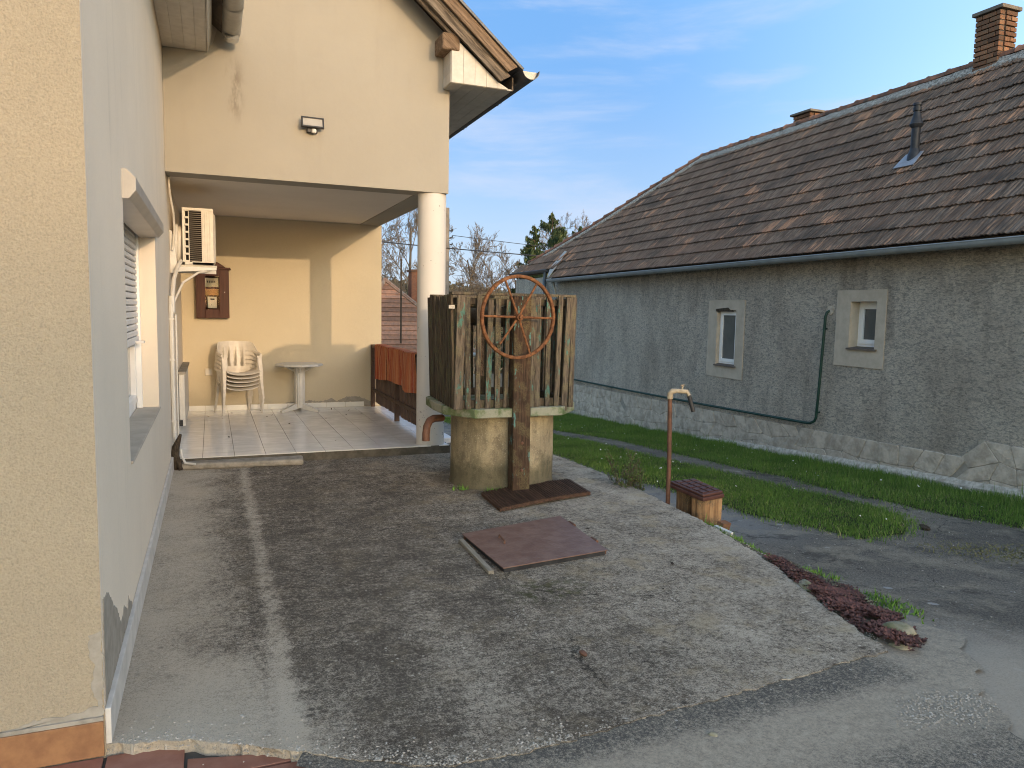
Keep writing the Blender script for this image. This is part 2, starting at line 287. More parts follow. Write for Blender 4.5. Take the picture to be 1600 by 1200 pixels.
def groundmat():
    m = M('worn_asphalt_ground', 1., .05)
    x, y, z = m.xyz(); fine = m.noise(95, 6, .88); w = m.noise(.9, 5, .6); w2 = m.noise(5, 5, .65)
    sp = m.ma('ADD', m.ma('MULTIPLY', m.ma('SUBTRACT', fine, .5), 5.0), m.ma('MULTIPLY', m.ma('SUBTRACT', w, .5), .9))
    col = m.mix(m.ss(sp, -.35, .85), (.085, .075, .062), (.33, .285, .225))
    # a grey, more worn wheel lane beside the slab and the dark older lane by the neighbour
    lane = m.ma('MULTIPLY', m.ss(m.ma('ADD', x, m.ma('MULTIPLY', w2, .5)), 5.4, 4.8), m.ss(y, 4.4, 5.6)); col = m.mix(m.ma('MULTIPLY', lane, .62), col, m.mix(fine, (.19, .185, .175), (.34, .325, .30)))
    # pale lichen spots
    pv = m.sc(m.P, (1, 1, 0)); pd = m.vor(3.4, 'F1', pv); pc = m.xyz(m.vor(3.4, 'F1', pv, 'Color'))
    sn = m.noise(45, 3, .6)
    spot = m.ma('MULTIPLY', m.ss(m.ma('ADD', pd, m.ma('MULTIPLY', sn, .16)), .175, .20, 1, 0), m.ss(pc[0], .55, .56))
    col = m.mix(m.ma('MULTIPLY', spot, .75), col, (.36, .35, .33))
    pd2 = m.vor(16, 'F1', pv); pc2 = m.xyz(m.vor(16, 'F1', pv, 'Color'))
    col = m.mix(m.ma('MULTIPLY', m.ma('MULTIPLY', m.ss(pd2, .12, .16, 1, 0), m.ss(pc2[1], .8, .81)), .6), col, (.38, .36, .33))
    dirt_ = m.ma('MULTIPLY', m.ss(m.noise(1.5, 7, .75), .50, .64), m.ss(fine, .4, .58, .25, .75)); col = m.mix(dirt_, col, (.33, .28, .205))
    old_ = m.ma('MULTIPLY', m.ss(m.noise(3.1, 6, .75), .54, .64), .6); col = m.mix(old_, col, (.06, .054, .046))
    ck_ = m.ma('MULTIPLY', m.ss(m.vor(1.6, 'DISTANCE_TO_EDGE', m.comb(m.ma('ADD', x, m.ma('MULTIPLY', w2, .3)), m.ma('ADD', y, m.ma('MULTIPLY', w, .4)), 0.)), .0, .009, 1, 0), m.ss(w, .45, .55)); col = m.mix(m.ma('MULTIPLY', ck_, .7), col, (.04, .036, .03))
    rr_ = m.ma('SQRT', m.ma('ADD', m.ma('POWER', m.ma('SUBTRACT', x, 2.3), 2.), m.ma('POWER', m.ma('SUBTRACT', y, 1.7), 2.)))
    dst = m.ma('MULTIPLY', m.ss(m.ma('ADD', rr_, m.ma('MULTIPLY', w2, .7)), 2.55, 1.65), .92); col = m.mix(m.ma('MULTIPLY', dst, m.ss(fine, .3, .55, .6, 1)), col, (.38, .33, .26))
    # far fields
    far = m.ss(m.ma('ADD', y, m.ma('MULTIPLY', w, 4.)), 20., 26.)
    fw = m.noise(.35, 5); col = m.mix(far, col, m.mix(m.ss(fw, .35, .65), (.06, .085, .03), (.13, .11, .06)))
    side = m.ss(x, 19, 21); col = m.mix(side, col, (.07, .09, .035))
    m.set('Base Color', col); b = m.bump(w2, .3, .02); m.bump(fine, .8, .006, b)
    return m.m
GROUNDM = groundmat()
def apronmat():
    m = M('dusty_worn_concrete', 1., .04)
    x, y, z = m.xyz(); fine = m.noise(92, 6, .88); mid = m.noise(26, 5, .8); w2 = m.noise(4, 5, .65); w = m.noise(1.2, 4)
    # distance from the slab edge (the dark wet strip follows it) and a dusty swathe beyond
    e = m.ma('ADD', m.ma('SUBTRACT', m.ma('ADD', 2.40, m.ma('MULTIPLY', x, .03)), y), m.ma('MULTIPLY', m.ma('SUBTRACT', w2, .5), .25))
    dust = m.ma('MULTIPLY', m.ss(e, .08, .26), m.ss(e, .75, .40, .25, 1))
    dust = m.ma('MAXIMUM', dust, m.ma('MULTIPLY', m.ss(x, 2.75, 3.0), .9))
    sp = m.ma('ADD', m.ma('ADD', m.ma('MULTIPLY', m.ma('SUBTRACT', fine, .5), m.ss(dust, 0, 1, 5.0, 1.8)), m.ma('MULTIPLY', m.ma('SUBTRACT', mid, .5), .9)), m.ma('MULTIPLY', dust, .50))
    col = m.mix(m.ss(sp, -.3, 1.0), (.09, .084, .074), m.mix(w, (.50, .43, .33), (.41, .35, .265)))
    pv = m.sc(m.P, (1, 1, 0)); pd = m.vor(34, 'F1', pv); pc = m.xyz(m.vor(34, 'F1', pv, 'Color'))
    peb = m.ma('MULTIPLY', m.ma('MULTIPLY', m.ss(pd, .16, .24, 1, 0), m.ss(pc[0], .86, .88)), m.ss(dust, .7, .2, 0, .8)); col = m.mix(peb, col, (.42, .39, .34))
    # track marks in the dust around the corner
    r = m.ma('SQRT', m.ma('ADD', m.ma('POWER', m.ma('SUBTRACT', x, 2.35), 2.), m.ma('POWER', m.ma('SUBTRACT', y, 1.55), 2.)))
    tr = m.ma('SINE', m.ma('MULTIPLY', m.ma('ADD', r, m.ma('MULTIPLY', w2, .11)), 62.)); trm = m.ma('MULTIPLY', m.ma('MULTIPLY', m.ss(tr, .1, .9), m.ss(w2, .42, .6)), m.ma('MULTIPLY', dust, m.ss(x, 2.2, 2.7, .04, .22)))
    col = m.mix(trm, col, (.13, .115, .09))
    m.set('Base Color', col); m.bump(m.ma('ADD', fine, m.ma('MULTIPLY', trm, -.8)), .8, .006); return m.m
APRONM = apronmat()
GRAVELM = simple('grey_gravel', (.36, .33, .29), (.09, .083, .073), 55, .9, .8, 60, .01, rv=.3)
DRYM = simple('dry_yellow_moss', (.16, .145, .06), (.10, .09, .045), 25, 1, .8, 60, .01)

def roughcast():
    m = M('rough_grey_render', 1., .03)
    zz = m.xyz()[2]
    v = m.sc(m.P, (1, .8, 2.0), (R(12), 0, 0)); n = m.noise(27, 6, .74, v, .8); n2 = m.noise(90, 4, .8); big = m.noise(.7, 5, .6)
    y = m.xyz()[1]
    col = m.mix(m.ss(big, .3, .7), (1.0, .90, .75), (.90, .80, .66))
    dirt = m.ma('MULTIPLY', m.ss(m.noise(1.6, 7, .72, m.sc(m.P, (1, 1, .45))), .40, .66), .62); col = m.mix(dirt, col, (.55, .46, .365))
    streak = m.ma('MULTIPLY', m.ss(m.noise(1, 5, .7, m.sc(m.P, (4, 4, .35))), .52, .70), m.ss(m.noise(.6, 3), .4, .6, 0, .55)); col = m.mix(streak, col, (.42, .35, .27))
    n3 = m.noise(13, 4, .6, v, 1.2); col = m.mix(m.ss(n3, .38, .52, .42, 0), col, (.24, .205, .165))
    col = m.mix(m.ss(n, .34, .52, .62, 0), col, (.22, .19, .15)); col = m.mix(m.ss(n, .56, .66, 0, .4), col, (1., .92, .78)); col = m.mix(m.ss(n2, .58, .72, 0, .3), col, (.2, .17, .13))  # relief shading put into the colour: hollows darkened, crests lightened
    m.set('Base Color', col); b = m.bump(m.ma('ADD', m.ss(n, .25, .70), m.ma('MULTIPLY', n3, .8)), 1.0, .045); m.bump(n2, .8, .006, b); return m.m
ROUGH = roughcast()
SURR = simple('smooth_window_surround', (.52, .45, .355), (.43, .37, .29), 5, .95, .3, 60, .002)
STONE = simple('scored_plinth_stone', (.60, .52, .42), (.38, .325, .26), 6, .95, .9, 18, .02, rv=.10)
JOINT = simple('plinth_joint', (.36, .32, .26), None, 10)

# roof tiles: colours come from the world position so that single tiles and joined ones agree
RY0 = 1.0
RU = Vector((.047, 1, 0)).normalized(); RW = Vector((1, -.047, 0)).normalized()
RA = math.atan2(3.13, 3.2); RV = (RW * math.cos(RA) + Vector((0, 0, math.sin(RA)))); RN = RU.cross(RV); RN = -RN if RN.z < 0 else RN
RE = Vector((8.24 + .047 * (RY0 - 5.63), RY0, 2.54))
TW, TL = .212, .345
def roofmat():
    m = M('old_lichened_clay_tile', 1., .05)
    def dot(v, o=0.):
        n = m.nt.nodes.new('ShaderNodeVectorMath'); n.operation = 'DOT_PRODUCT'; m.lk(m.P, n.inputs[0]); n.inputs[1].default_value = v
        return m.ma('SUBTRACT', n.outputs['Value'], o)
    u = dot(RU, RE.dot(RU)); v = dot(RV, RE.dot(RV))
    ur = m.ma('DIVIDE', u, TW); vr = m.ma('DIVIDE', m.ma('ADD', v, .02), TL)
    cell = m.comb(m.ma('FLOOR', ur), m.ma('FLOOR', vr), 3.3); r1 = m.wn(cell)
    r2 = m.wn(m.comb(m.ma('FLOOR', ur), m.ma('FLOOR', vr), 9.1))
    st = m.noise(1.0, 5, .7, m.comb(m.ma('MULTIPLY', u, 46.), m.ma('MULTIPLY', v, 3.6), m.ma('MULTIPLY', r1, .8)))
    sm = m.noise(1.0, 5, .6, m.comb(m.ma('MULTIPLY', u, 1.1), m.ma('MULTIPLY', v, 1.6), 2.))
    lich = m.mix(m.ss(st, .3, .7), (.072, .052, .040), (.25, .185, .14))
    lich = m.mix(m.ss(r2, 0, 1, 0, .5), lich, (.13, .085, .062))
    clay = m.mix(st, (.30, .13, .075), (.50, .30, .18))
    f = m.ma('ADD', m.ma('ADD', m.ma('MULTIPLY', m.ma('SUBTRACT', st, .5), 1.5), m.ma('MULTIPLY', m.ma('SUBTRACT', sm, .5), 1.3)), m.ma('MULTIPLY', m.ma('POWER', r1, 6.), .34))
    lb = m.noise(1.0, 5, .65, m.comb(m.ma('MULTIPLY', u, .7), m.ma('MULTIPLY', v, 1.2), 7.)); lich = m.mix(m.ss(lb, .50, .66, 0, .55), lich, (.055, .05, .045)); lich = m.mix(m.ss(lb, .46, .32, 0, .32), lich, (.25, .15, .105))
    col = m.mix(m.ss(f, .17, .46, 0, .82), lich, clay)
    pale = m.ma('MULTIPLY', m.ss(m.noise(38, 4, .7), .70, .74), .6); col = m.mix(pale, col, (.30, .29, .26))
    m.set('Base Color', col); b = m.bump(m.noise(1., 4, .6, m.comb(m.ma('MULTIPLY', u, 60.), m.ma('MULTIPLY', v, 14.), 0.)), .5, .004); m.bump(m.noise(120, 4), .4, .002, b); return m.m
ROOFM = roofmat()
RIDGEM = simple('dark_ridge_tile', (.11, .085, .07), (.34, .16, .10), 5, .9, .5, 50, .004, rv=.35)
MORTW = simple('pale_ridge_mortar', (.50, .45, .38), (.13, .11, .09), 26, .95, .8, 40, .01)
ROOF2 = M('far_clay_roof', .95, .15)
xx = ROOF2.noise(9, 5, .7); ROOF2.set('Base Color', ROOF2.mix(1., ROOF2.mix(ROOF2.ss(xx, .35, .65), (.30, .165, .11), (.20, .125, .09)), ROOF2.mix(ROOF2.rnd(), (.7, .7, .7), (1.3, 1.25, 1.2)), 'MULTIPLY')); ROOF2 = ROOF2.m
PINK = simple('pink_render', (.50, .27, .19), (.42, .22, .16), 2, .95, .1)
rug = M('striped_woven_rug', .95, .1)
yy = rug.ma('ADD', rug.xyz()[1], rug.ma('MULTIPLY', rug.noise(7, 3), .05)); s1 = rug.noise(1, 3, .6, rug.comb(rug.ma('MULTIPLY', yy, 9.), 0., 0.)); s2 = rug.noise(1, 3, .6, rug.comb(rug.ma('MULTIPLY', yy, 27.), 4., 0.)); fz = rug.noise(70, 3, .6, rug.sc(rug.P, (1, 3, .6)))
rc = rug.mix(rug.ss(s1, .42, .54), (.33, .055, .035), (.46, .17, .075)); rc = rug.mix(rug.ss(s2, .54, .58, 0, .9), rc, (.48, .29, .18)); rc = rug.mix(rug.ss(s2, .44, .40, 0, .8), rc, (.07, .022, .022)); rc = rug.mix(rug.ss(fz, .55, .7, 0, .4), rc, (.45, .30, .2))
rug.set('Base Color', rc); rug.bump(fz, .6, .004); RUGM = rug.m

# ------------------------------------------------------------------ mesh helpers
OFF = {}
class MB:
    def __init__(s): s.v = []; s.f = []
    def add(s, vs, fs):
        o = len(s.v); s.v += [tuple(p) for p in vs]; s.f += [tuple(i + o for i in f) for f in fs]; return s
    def box(s, c, d, rot=None):
        x, y, z = [k / 2 for k in d]; P = [Vector(p) for p in ((-x, -y, -z), (x, -y, -z), (x, y, -z), (-x, y, -z), (-x, -y, z), (x, -y, z), (x, y, z), (-x, y, z))]
        if rot is not None: P = [rot @ p for p in P]
        c = Vector(c); return s.add([p + c for p in P], [(0, 3, 2, 1), (4, 5, 6, 7), (0, 1, 5, 4), (1, 2, 6, 5), (2, 3, 7, 6), (3, 0, 4, 7)])
    def bb(s, a, b): return s.box([(a[i] + b[i]) / 2 for i in range(3)], [abs(b[i] - a[i]) for i in range(3)])
    def ext(s, poly, vec):
        n = len(poly); P = [Vector(p) for p in poly]; v = Vector(vec)
        # keep faces outward
        nn = Vector((0, 0, 0))
        for i in range(n): nn += P[i].cross(P[(i + 1) % n])
        if nn.dot(v) > 0: P.reverse()
        return s.add(P + [p + v for p in P], [tuple(range(n)), tuple(range(2 * n - 1, n - 1, -1))] + [(i, i + n, (i + 1) % n + n, (i + 1) % n) for i in range(n)])
    def tube(s, pts, r, n=8, cap=True, up=None):
        P = [Vector(p) for p in pts]; m = len(P); rr = r if isinstance(r, (list, tuple)) else [r] * m
        t0 = (P[1] - P[0]).normalized(); a = up or (Vector((0, 0, 1)) if abs(t0.z) < .9 else Vector((1, 0, 0)))
        vs = []; nrm = (a - t0 * a.dot(t0)).normalized()
        for i in range(m):
            t = (P[min(i + 1, m - 1)] - P[max(i - 1, 0)]).normalized(); nrm = (nrm - t * nrm.dot(t)).normalized(); bi = t.cross(nrm)
            for k in range(n):
                an = 2 * math.pi * k / n; vs.append(P[i] + (nrm * math.cos(an) + bi * math.sin(an)) * rr[i])
        fs = [(i * n + k, i * n + (k + 1) % n, (i + 1) * n + (k + 1) % n, (i + 1) * n + k) for i in range(m - 1) for k in range(n)]
        if cap: fs += [tuple(range(n - 1, -1, -1)), tuple((m - 1) * n + k for k in range(n))]
        return s.add(vs, fs)
    def lathe(s, prof, c=(0, 0, 0), n=24, ax=None):
        vs = []; c = Vector(c); q = (Vector((0, 0, 1)).rotation_difference(Vector(ax)) if ax else None)
        for r, z in prof:
            for k in range(n):
                a = 2 * math.pi * k / n; p = Vector((r * math.cos(a), r * math.sin(a), z)); vs.append(c + (q @ p if q else p))
        m = len(prof); fs = [(i * n + k, i * n + (k + 1) % n, (i + 1) * n + (k + 1) % n, (i + 1) * n + k) for i in range(m - 1) for k in range(n)]
        if prof[0][0] > 1e-4: fs.append(tuple(range(n - 1, -1, -1)))
        if prof[-1][0] > 1e-4: fs.append(tuple((m - 1) * n + k for k in range(n)))
        return s.add(vs, fs)
    def wall(s, O, U, V, N, us, vs, holes, th):
        """a wall plate with real openings: holes = (u0,u1,v0,v1)"""
        U, V, N, O = map(Vector, (U, V, N, O)); xs = sorted(set(list(us) + [h[0] for h in holes] + [h[1] for h in holes])); zs = sorted(set(list(vs) + [h[2] for h in holes] + [h[3] for h in holes]))
        isin = lambda a, b: any(h[0] < a < h[1] and h[2] < b < h[3] for h in holes)
        P = lambda a, b, d: O + U * a + V * b - N * d
        for i in range(len(xs) - 1):
            for j in range(len(zs) - 1):
                if isin((xs[i] + xs[i + 1]) / 2, (zs[j] + zs[j + 1]) / 2): continue
                a0, a1, b0, b1 = xs[i], xs[i + 1], zs[j], zs[j + 1]
                s.add([P(a0, b0, 0), P(a1, b0, 0), P(a1, b1, 0), P(a0, b1, 0)], [(0, 1, 2, 3)]); s.add([P(a0, b0, th), P(a1, b0, th), P(a1, b1, th), P(a0, b1, th)], [(3, 2, 1, 0)])
        for h in list(holes) + [(xs[0], xs[-1], zs[0], zs[-1])]:
            a0, a1, b0, b1 = h
            for q in (((a0, b0), (a1, b0)), ((a1, b0), (a1, b1)), ((a1, b1), (a0, b1)), ((a0, b1), (a0, b0))):
                (p, r), (t, u) = q; s.add([P(p, r, 0), P(t, u, 0), P(t, u, th), P(p, r, th)], [(0, 1, 2, 3)])
        return s
    def build(s, name, mat, parent=None, smooth=False, bevel=0, label=None, kind=None, origin=None):
        off = OFF.get(parent, Vector((0, 0, 0))) if parent else Vector((0, 0, 0))
        me = bpy.data.meshes.new(name); o = bpy.data.objects.new(name, me)
        base = off
        if origin is not None: base = Vector(origin)
        me.from_pydata([tuple(Vector(p) - base) for p in s.v], [], s.f); me.update()
        if smooth:
            me.polygons.foreach_set('use_smooth', [True] * len(me.polygons))
            me.set_sharp_from_angle(angle=R(38))
        me.materials.append(mat)
        sc.collection.objects.link(o)
        if parent: o.parent = parent
        o.location = base - off; OFF[o] = base
        if bevel:
            b = o.modifiers.new('bevel', 'BEVEL'); b.width = bevel; b.segments = 2; b.limit_method = 'ANGLE'
        if label: o['label'] = label
        if kind: o['kind'] = kind
        return o
def thing(name, loc, label, cat, group=None, rz=0):
    o = bpy.data.objects.new(name, None); sc.collection.objects.link(o); o.location = loc; o.rotation_euler.z = rz
    o['label'] = label; o['category'] = cat; o.empty_display_size = .1
    if group: o['group'] = group
    OFF[o] = Vector(loc); return o
def tag(o, label, cat, group=None, kind=None):
    o['label'] = label; o['category'] = cat
    if group: o['group'] = group
    if kind: o['kind'] = kind
    return o
def clone(o, parent=None):
    c = o.copy(); sc.collection.objects.link(c)
    if parent: c.parent = parent
    for ch in o.children: clone(ch, c)
    return c
def rotz(a): return Matrix.Rotation(a, 3, 'Z')
def euler(x, y, z): return (Matrix.Rotation(z, 3, 'Z') @ Matrix.Rotation(y, 3, 'Y') @ Matrix.Rotation(x, 3, 'X'))
def npmesh(name, V, F, mat, col=None, kind=None, parent=None):
    me = bpy.data.meshes.new(name); V = np.asarray(V, dtype=np.float32); F = np.asarray(F, dtype=np.int32); k = F.shape[1]
    me.vertices.add(len(V)); me.vertices.foreach_set('co', V.ravel()); me.loops.add(F.size); me.loops.foreach_set('vertex_index', F.ravel())
    me.polygons.add(len(F)); me.polygons.foreach_set('loop_start', np.arange(0, F.size, k, dtype=np.int32)); me.update(calc_edges=True)
    if col is not None:
        ca = me.color_attributes.new('Col', 'FLOAT_COLOR', 'POINT'); c = np.ones((len(V), 4), dtype=np.float32); c[:, :3] = col; ca.data.foreach_set('color', c.ravel())
    me.materials.append(mat); o = bpy.data.objects.new(name, me); sc.collection.objects.link(o)
    if kind: o['kind'] = kind
    if parent:
        o.parent = parent; o.location = -OFF.get(parent, Vector((0, 0, 0)))
    return o
def inpoly(x, y, poly):
    c = np.zeros(np.shape(x), bool); n = len(poly)
    for i in range(n):
        x1, y1 = poly[i]; x2, y2 = poly[(i + 1) % n]
        with np.errstate(divide='ignore', invalid='ignore'):
            c ^= ((y1 > y) != (y2 > y)) & (x < (x2 - x1) * (y - y1) / (y2 - y1 + 1e-12) + x1)
    return c
def sst(a, b, x): t = np.clip((x - a) / (b - a), 0, 1); return t * t * (3 - 2 * t)
def gz(x, y):
    """height of the yard ground"""
    yy = np.minimum(y, 60 + 0 * y); pl = -.30 - .025 * (np.clip(x, -60, 12) - 3.5) - .06 * (yy - 5.35)
    pl = np.where(y < 1.5, -.30 - .025 * (np.clip(x, -60, 12) - 3.5) - .06 * (1.5 - 5.35), pl)
    w_ = 1 - sst(1.9, 4.2, np.hypot(x - 1.5, y - 1.0)); return pl * (1 - w_) - .025 * w_
# ================================================================== THE SETTING
# ground sheet: fine near, coarse far
def axis(a, b, c, d, s1, s2):
    return np.concatenate([np.linspace(a, b, s2, endpoint=False), np.arange(b, c, s1), np.linspace(c, d, s2)])
gx = axis(-260, -6, 14, 260, .25, 24); gx = np.unique(np.concatenate([gx, np.arange(14, 46, .5)])); gy = axis(-200, -4, 26, 330, .25, 26)
X, Y = np.meshgrid(gx, gy); Z = gz(X, Y)
rough_ = np.vectorize(lambda a, b: mnoise.noise((a * 1.3, b * 1.3, 0)) * .006)(X, Y)
Z = Z + np.where((np.abs(X) < 14) & (Y > -4) & (Y < 26), rough_, 0)
under = (X > -14) & (X < 3.3) & (Y > 2.7) & (Y < 12.5)        # beneath the raised slab and the house
Z = Z - np.where(under, .12, 0)
# far wooded hill; behind the camera an unseen rise added to shade the yard
Z = Z + sst(75, 150, Y) * (6.5 + 1.6 * np.sin(X * .021 + 1) + 1.0 * np.sin(X * .06))
ridge = 14.55 - 1.35 * sst(20.1, 22.0, X) + .18 * np.sin(X * 1.1) * 0
shade_knoll = sst(2, 13, X) * sst(44, 33, X)                       # added occluder kept narrow so the bright sky beside it stays open
Z = Z + np.where(Y < 0, sst(-34, -80, Y) * (2.0 + (ridge - 2.0) * shade_knoll - Z), 0)
n0, n1 = X.shape; idx = np.arange(n0 * n1).reshape(n0, n1)
F = np.stack([idx[:-1, :-1], idx[:-1, 1:], idx[1:, 1:], idx[1:, :-1]], -1).reshape(-1, 4)
ground = npmesh('ground', np.stack([X, Y, Z], -1).reshape(-1, 3), F, GROUNDM, kind='structure')
ground.data.polygons.foreach_set('use_smooth', [True] * len(ground.data.polygons))

def sheet(name, poly, mat, dz, step=.12, kind='structure', jag=.03, parent=None, zf=gz):
    """a sheet that follows the ground inside a polygon with a slightly ragged edge"""
    P = []
    for i in range(len(poly)):
        a = Vector(poly[i]); b = Vector(poly[(i + 1) % len(poly)]); n = max(1, int((b - a).length / step))
        for k in range(n):
            p = a.lerp(b, k / n); j = mnoise.noise((p.x * 6, p.y * 6, 3)) * jag; P.append((p.x + j, p.y + mnoise.noise((p.x * 6, p.y * 6, 9)) * jag))
    import bmesh
    bm = bmesh.new(); vs = [bm.verts.new((p[0], p[1], 0)) for p in P]; f = bm.faces.new(vs)
    bmesh.ops.triangulate(bm, faces=[f])
    xs = np.array([p[0] for p in P]); ys = np.array([p[1] for p in P])
    for ax, lo, hi in ((0, xs.min(), xs.max()), (1, ys.min(), ys.max())):
        for c in np.arange(math.floor(lo), hi, .5 if hi - lo < 30 and name != 'soil_bank' else .12 if name == 'soil_bank' else 1.0):
            g = bm.verts[:] + bm.edges[:] + bm.faces[:]; co = (c, 0, 0) if ax == 0 else (0, c, 0); no = (1, 0, 0) if ax == 0 else (0, 1, 0)
            bmesh.ops.bisect_plane(bm, geom=g, plane_co=co, plane_no=no)
    for v in bm.verts: v.co.z = float(zf(v.co.x, v.co.y)) + dz
    bmesh.ops.recalc_face_normals(bm, faces=bm.faces)
    if sum(f.normal.z for f in bm.faces) < 0: bmesh.ops.reverse_faces(bm, faces=bm.faces)
    me = bpy.data.meshes.new(name); bm.to_mesh(me); bm.free(); me.materials.append(mat)
    o = bpy.data.objects.new(name, me); sc.collection.objects.link(o)
    if kind: o['kind'] = kind
    return o

ISL = [(6.29, 13.5), (6.46, 11.9), (6.38, 10.1), (6.44, 9.2), (6.42, 7.9), (6.43, 6.9), (6.49, 6.4), (6.47, 5.87), (6.37, 5.4), (6.12, 5.05), (5.65, 4.72), (5.15, 4.68), (5.12, 5.1), (4.98, 5.45), (4.93, 5.8), (4.98, 6.5), (4.95, 7.5), (4.86, 8.3), (4.9, 9.1), (5.1, 10.9), (5.3, 13.8), (5.0, 18), (6.2, 18)]
STA = [(6.77, 14.6), (7.15, 12.3), (7.06, 10.1), (6.98, 8.35), (7.06, 7.6), (6.9, 7.2), (6.9, 6.1), (6.85, 5.3), (7.05, 4.5), (7.2, 1.5), (8.25, 1.5), (8.45, 5.5), (8.62, 8.5), (8.78, 11.9), (8.9, 14.4), (9.07, 17.9), (9.2, 19.5), (7.0, 19.5)]
sheet('grass_island_soil', ISL, SOIL, .006, jag=.10); sheet('grass_verge_soil', STA, SOIL, .006, jag=.08)

EDX = lambda y: np.interp(y, [2.48, 2.53, 2.98, 3.70, 4.60, 5.7, 6.6, 7.5], [2.9, 3.0, 3.10, 3.33, 3.50, 3.58, 3.60, 3.54])
def bank(x, y):
    g0 = gz(x, y); d_ = x - EDX(y); return g0 + (-.025 - g0) * (1 - sst(.02, .40, d_)) * sst(5.6, 4.6, y)
# concrete slab of the yard (a real slab with thickness) and its pieces
SLAB = [(-.385, 2.93), (-.1, 2.86), (.17, 2.70), (.5, 2.50), (.74, 2.38), (1.03, 2.365), (1.24, 2.385), (1.54, 2.415), (2.04, 2.446), (2.43, 2.48), (3.0, 2.53), (3.10, 2.98), (3.33, 3.70), (3.50, 4.60), (3.58, 5.7), (3.60, 6.6), (3.54, 7.5), (3.5, 9.0), (2.9, 9.0), (2.45, 8.2), (2.45, 7.95), (-.385, 7.95)]
def ragged(poly, step=.022, jag=.016, skip=()):
    out = []
    for i in range(len(poly)):
        a = Vector(poly[i]); b = Vector(poly[(i + 1) % len(poly)])
        n = 1 if i in skip else max(1, int((b - a).length / step))
        for k in range(n):
            p = a.lerp(b, k / n)
            if n > 1: p += Vector((mnoise.noise((p.x * 9, p.y * 9, 0)), mnoise.noise((p.x * 9, p.y * 9, 7)))) * jag * 1.2 + Vector((random.uniform(-1, 1), random.uniform(-1, 1))) * jag * .5
            out.append((p.x, p.y))
    return out
rs = ragged(SLAB, skip=(18, 19, 20, 21)); b = MB()
n = len(rs); top = [(p[0], p[1], 0) for p in rs]
inner = []
lowv = [(p[0] + random.uniform(-.010, .004), p[1] + random.uniform(-.004, .016), -.02) for p in rs]
bot = [(p[0], p[1], -.75) for p in rs]
b.add(top + lowv + bot, [tuple(range(n))] + [(i, i + n, (i + 1) % n + n, (i + 1) % n) for i in range(n)] + [(i + n, i + 2 * n, (i + 1) % n + 2 * n, (i + 1) % n + n) for i in range(n)])
o = b.build('concrete_slab', SLABM, kind='structure')
import bmesh
bm = bmesh.new(); bm.from_mesh(o.data); bmesh.ops.recalc_face_normals(bm, faces=bm.faces); bm.to_mesh(o.data); bm.free()
# worn apron in front of and beside the slab corner
APR = [(.27, 2.70), (.5, 2.58), (.74, 2.46), (1.03, 2.44), (2.04, 2.52), (2.43, 2.56), (2.95, 2.58), (3.1, 2.66), (3.42, 2.85), (3.56, 2.62), (3.42, 2.42), (3.22, 2.25), (3.08, 2.10), (2.93, 1.92), (2.75, 1.70), (2.55, 1.2), (2.2, -3), (.33, -3), (.33, 2.0)]
sheet('concrete_apron', APR, APRONM, .020, jag=.11, step=.05)
GRV = ('gravel_patch', [(2.50, 2.02), (2.66, 2.16), (2.85, 2.17), (3.03, 2.10), (2.98, 1.99), (2.84, 1.93), (2.65, 1.97)])
sheet('soil_bank', [(3.0, 2.52), (3.10, 2.97), (3.32, 3.70), (3.48, 4.6), (3.56, 5.3), (3.85, 5.3), (3.92, 4.6), (3.85, 4.0), (3.66, 3.4), (3.42, 2.8), (3.2, 2.5)], simple('bank_soil', (.17, .14, .10), (.10, .09, .06), 14, 1, .9, 40, .02), .010, jag=.03, step=.04, zf=bank)
# terrace of red stone tiles where the photographer stands
tj = MB(); tj.bb((-4, -3, -.30), (.33, 2.93, -.052)); terr = tj.build('tiled_terrace', GROUT, kind='structure')
xsj = [-3.3, -2.6, -2.05, -1.55, -.95, -.385, -.115, .325]; ysj = [2.93, 2.66, 2.32, 1.9, 1.5, 1.0, .4, -.4, -1.4]
for i in range(len(xsj) - 1):
    for j in range(len(ysj) - 1):
        if xsj[i] < -.4 and j == 0 and False: continue
        x0, x1 = xsj[i] + .006, xsj[i + 1] - .006; y1, y0 = ysj[j] - .008, ysj[j + 1] + .006
        if j == 0: y1 = min(y1, 2.915)
        if x0 > -.12 and j == 0: y1 = 2.80
        if x0 > -.4 and j == 0 and x1 > .2:
            m_ = MB(); m_.ext([(x0, y0, -.052), (x1, y0, -.052), (x1, min(y1, 2.70), -.052), (x0 + .0, y1, -.052)], (0, 0, .014)); m_.build('floor_tile', TERRA, terr, bevel=.002); continue
        m_ = MB(); m_.bb((x0, y0, -.052), (x1, y1, -.038)); m_.build('floor_tile', TERRA, terr, bevel=.002)
# porch floor: plinth + single tiles
pf = MB(); pf.bb((-.385, 7.955, -.3), (2.46, 11.8, .080)); porch = pf.build('porch_floor', DCEMENT, kind='structure')
k0 = [-.385] + [-.107 + .3 * i for i in range(9)] + [2.45]
tmesh = {}
for i in range(len(k0) - 1):
    xa, xb = k0[i] + .0022, k0[i + 1] - .0022; y = 7.965; j = 0
    while y < 11.5:
        ye = min(y + .60, 11.505); m_ = (round(xb - xa, 3), round(ye - y, 3))
        if m_ not in tmesh:
            q = MB(); q.bb((0, 0, 0), (xb - xa, ye - y - .0005, .010)); t = q.build('floor_tile', TILEW, porch, origin=(xa, y, .080)); tmesh[m_] = t.data
            for v in t.data.vertices: v.co += Vector((xa, y, .080))
            t.location = Vector((xa, y, .080))
        else:
            t = bpy.data.objects.new('floor_tile', tmesh[m_]); sc.collection.objects.link(t); t.parent = porch; t.location = (xa, y, .080)
        y += .60
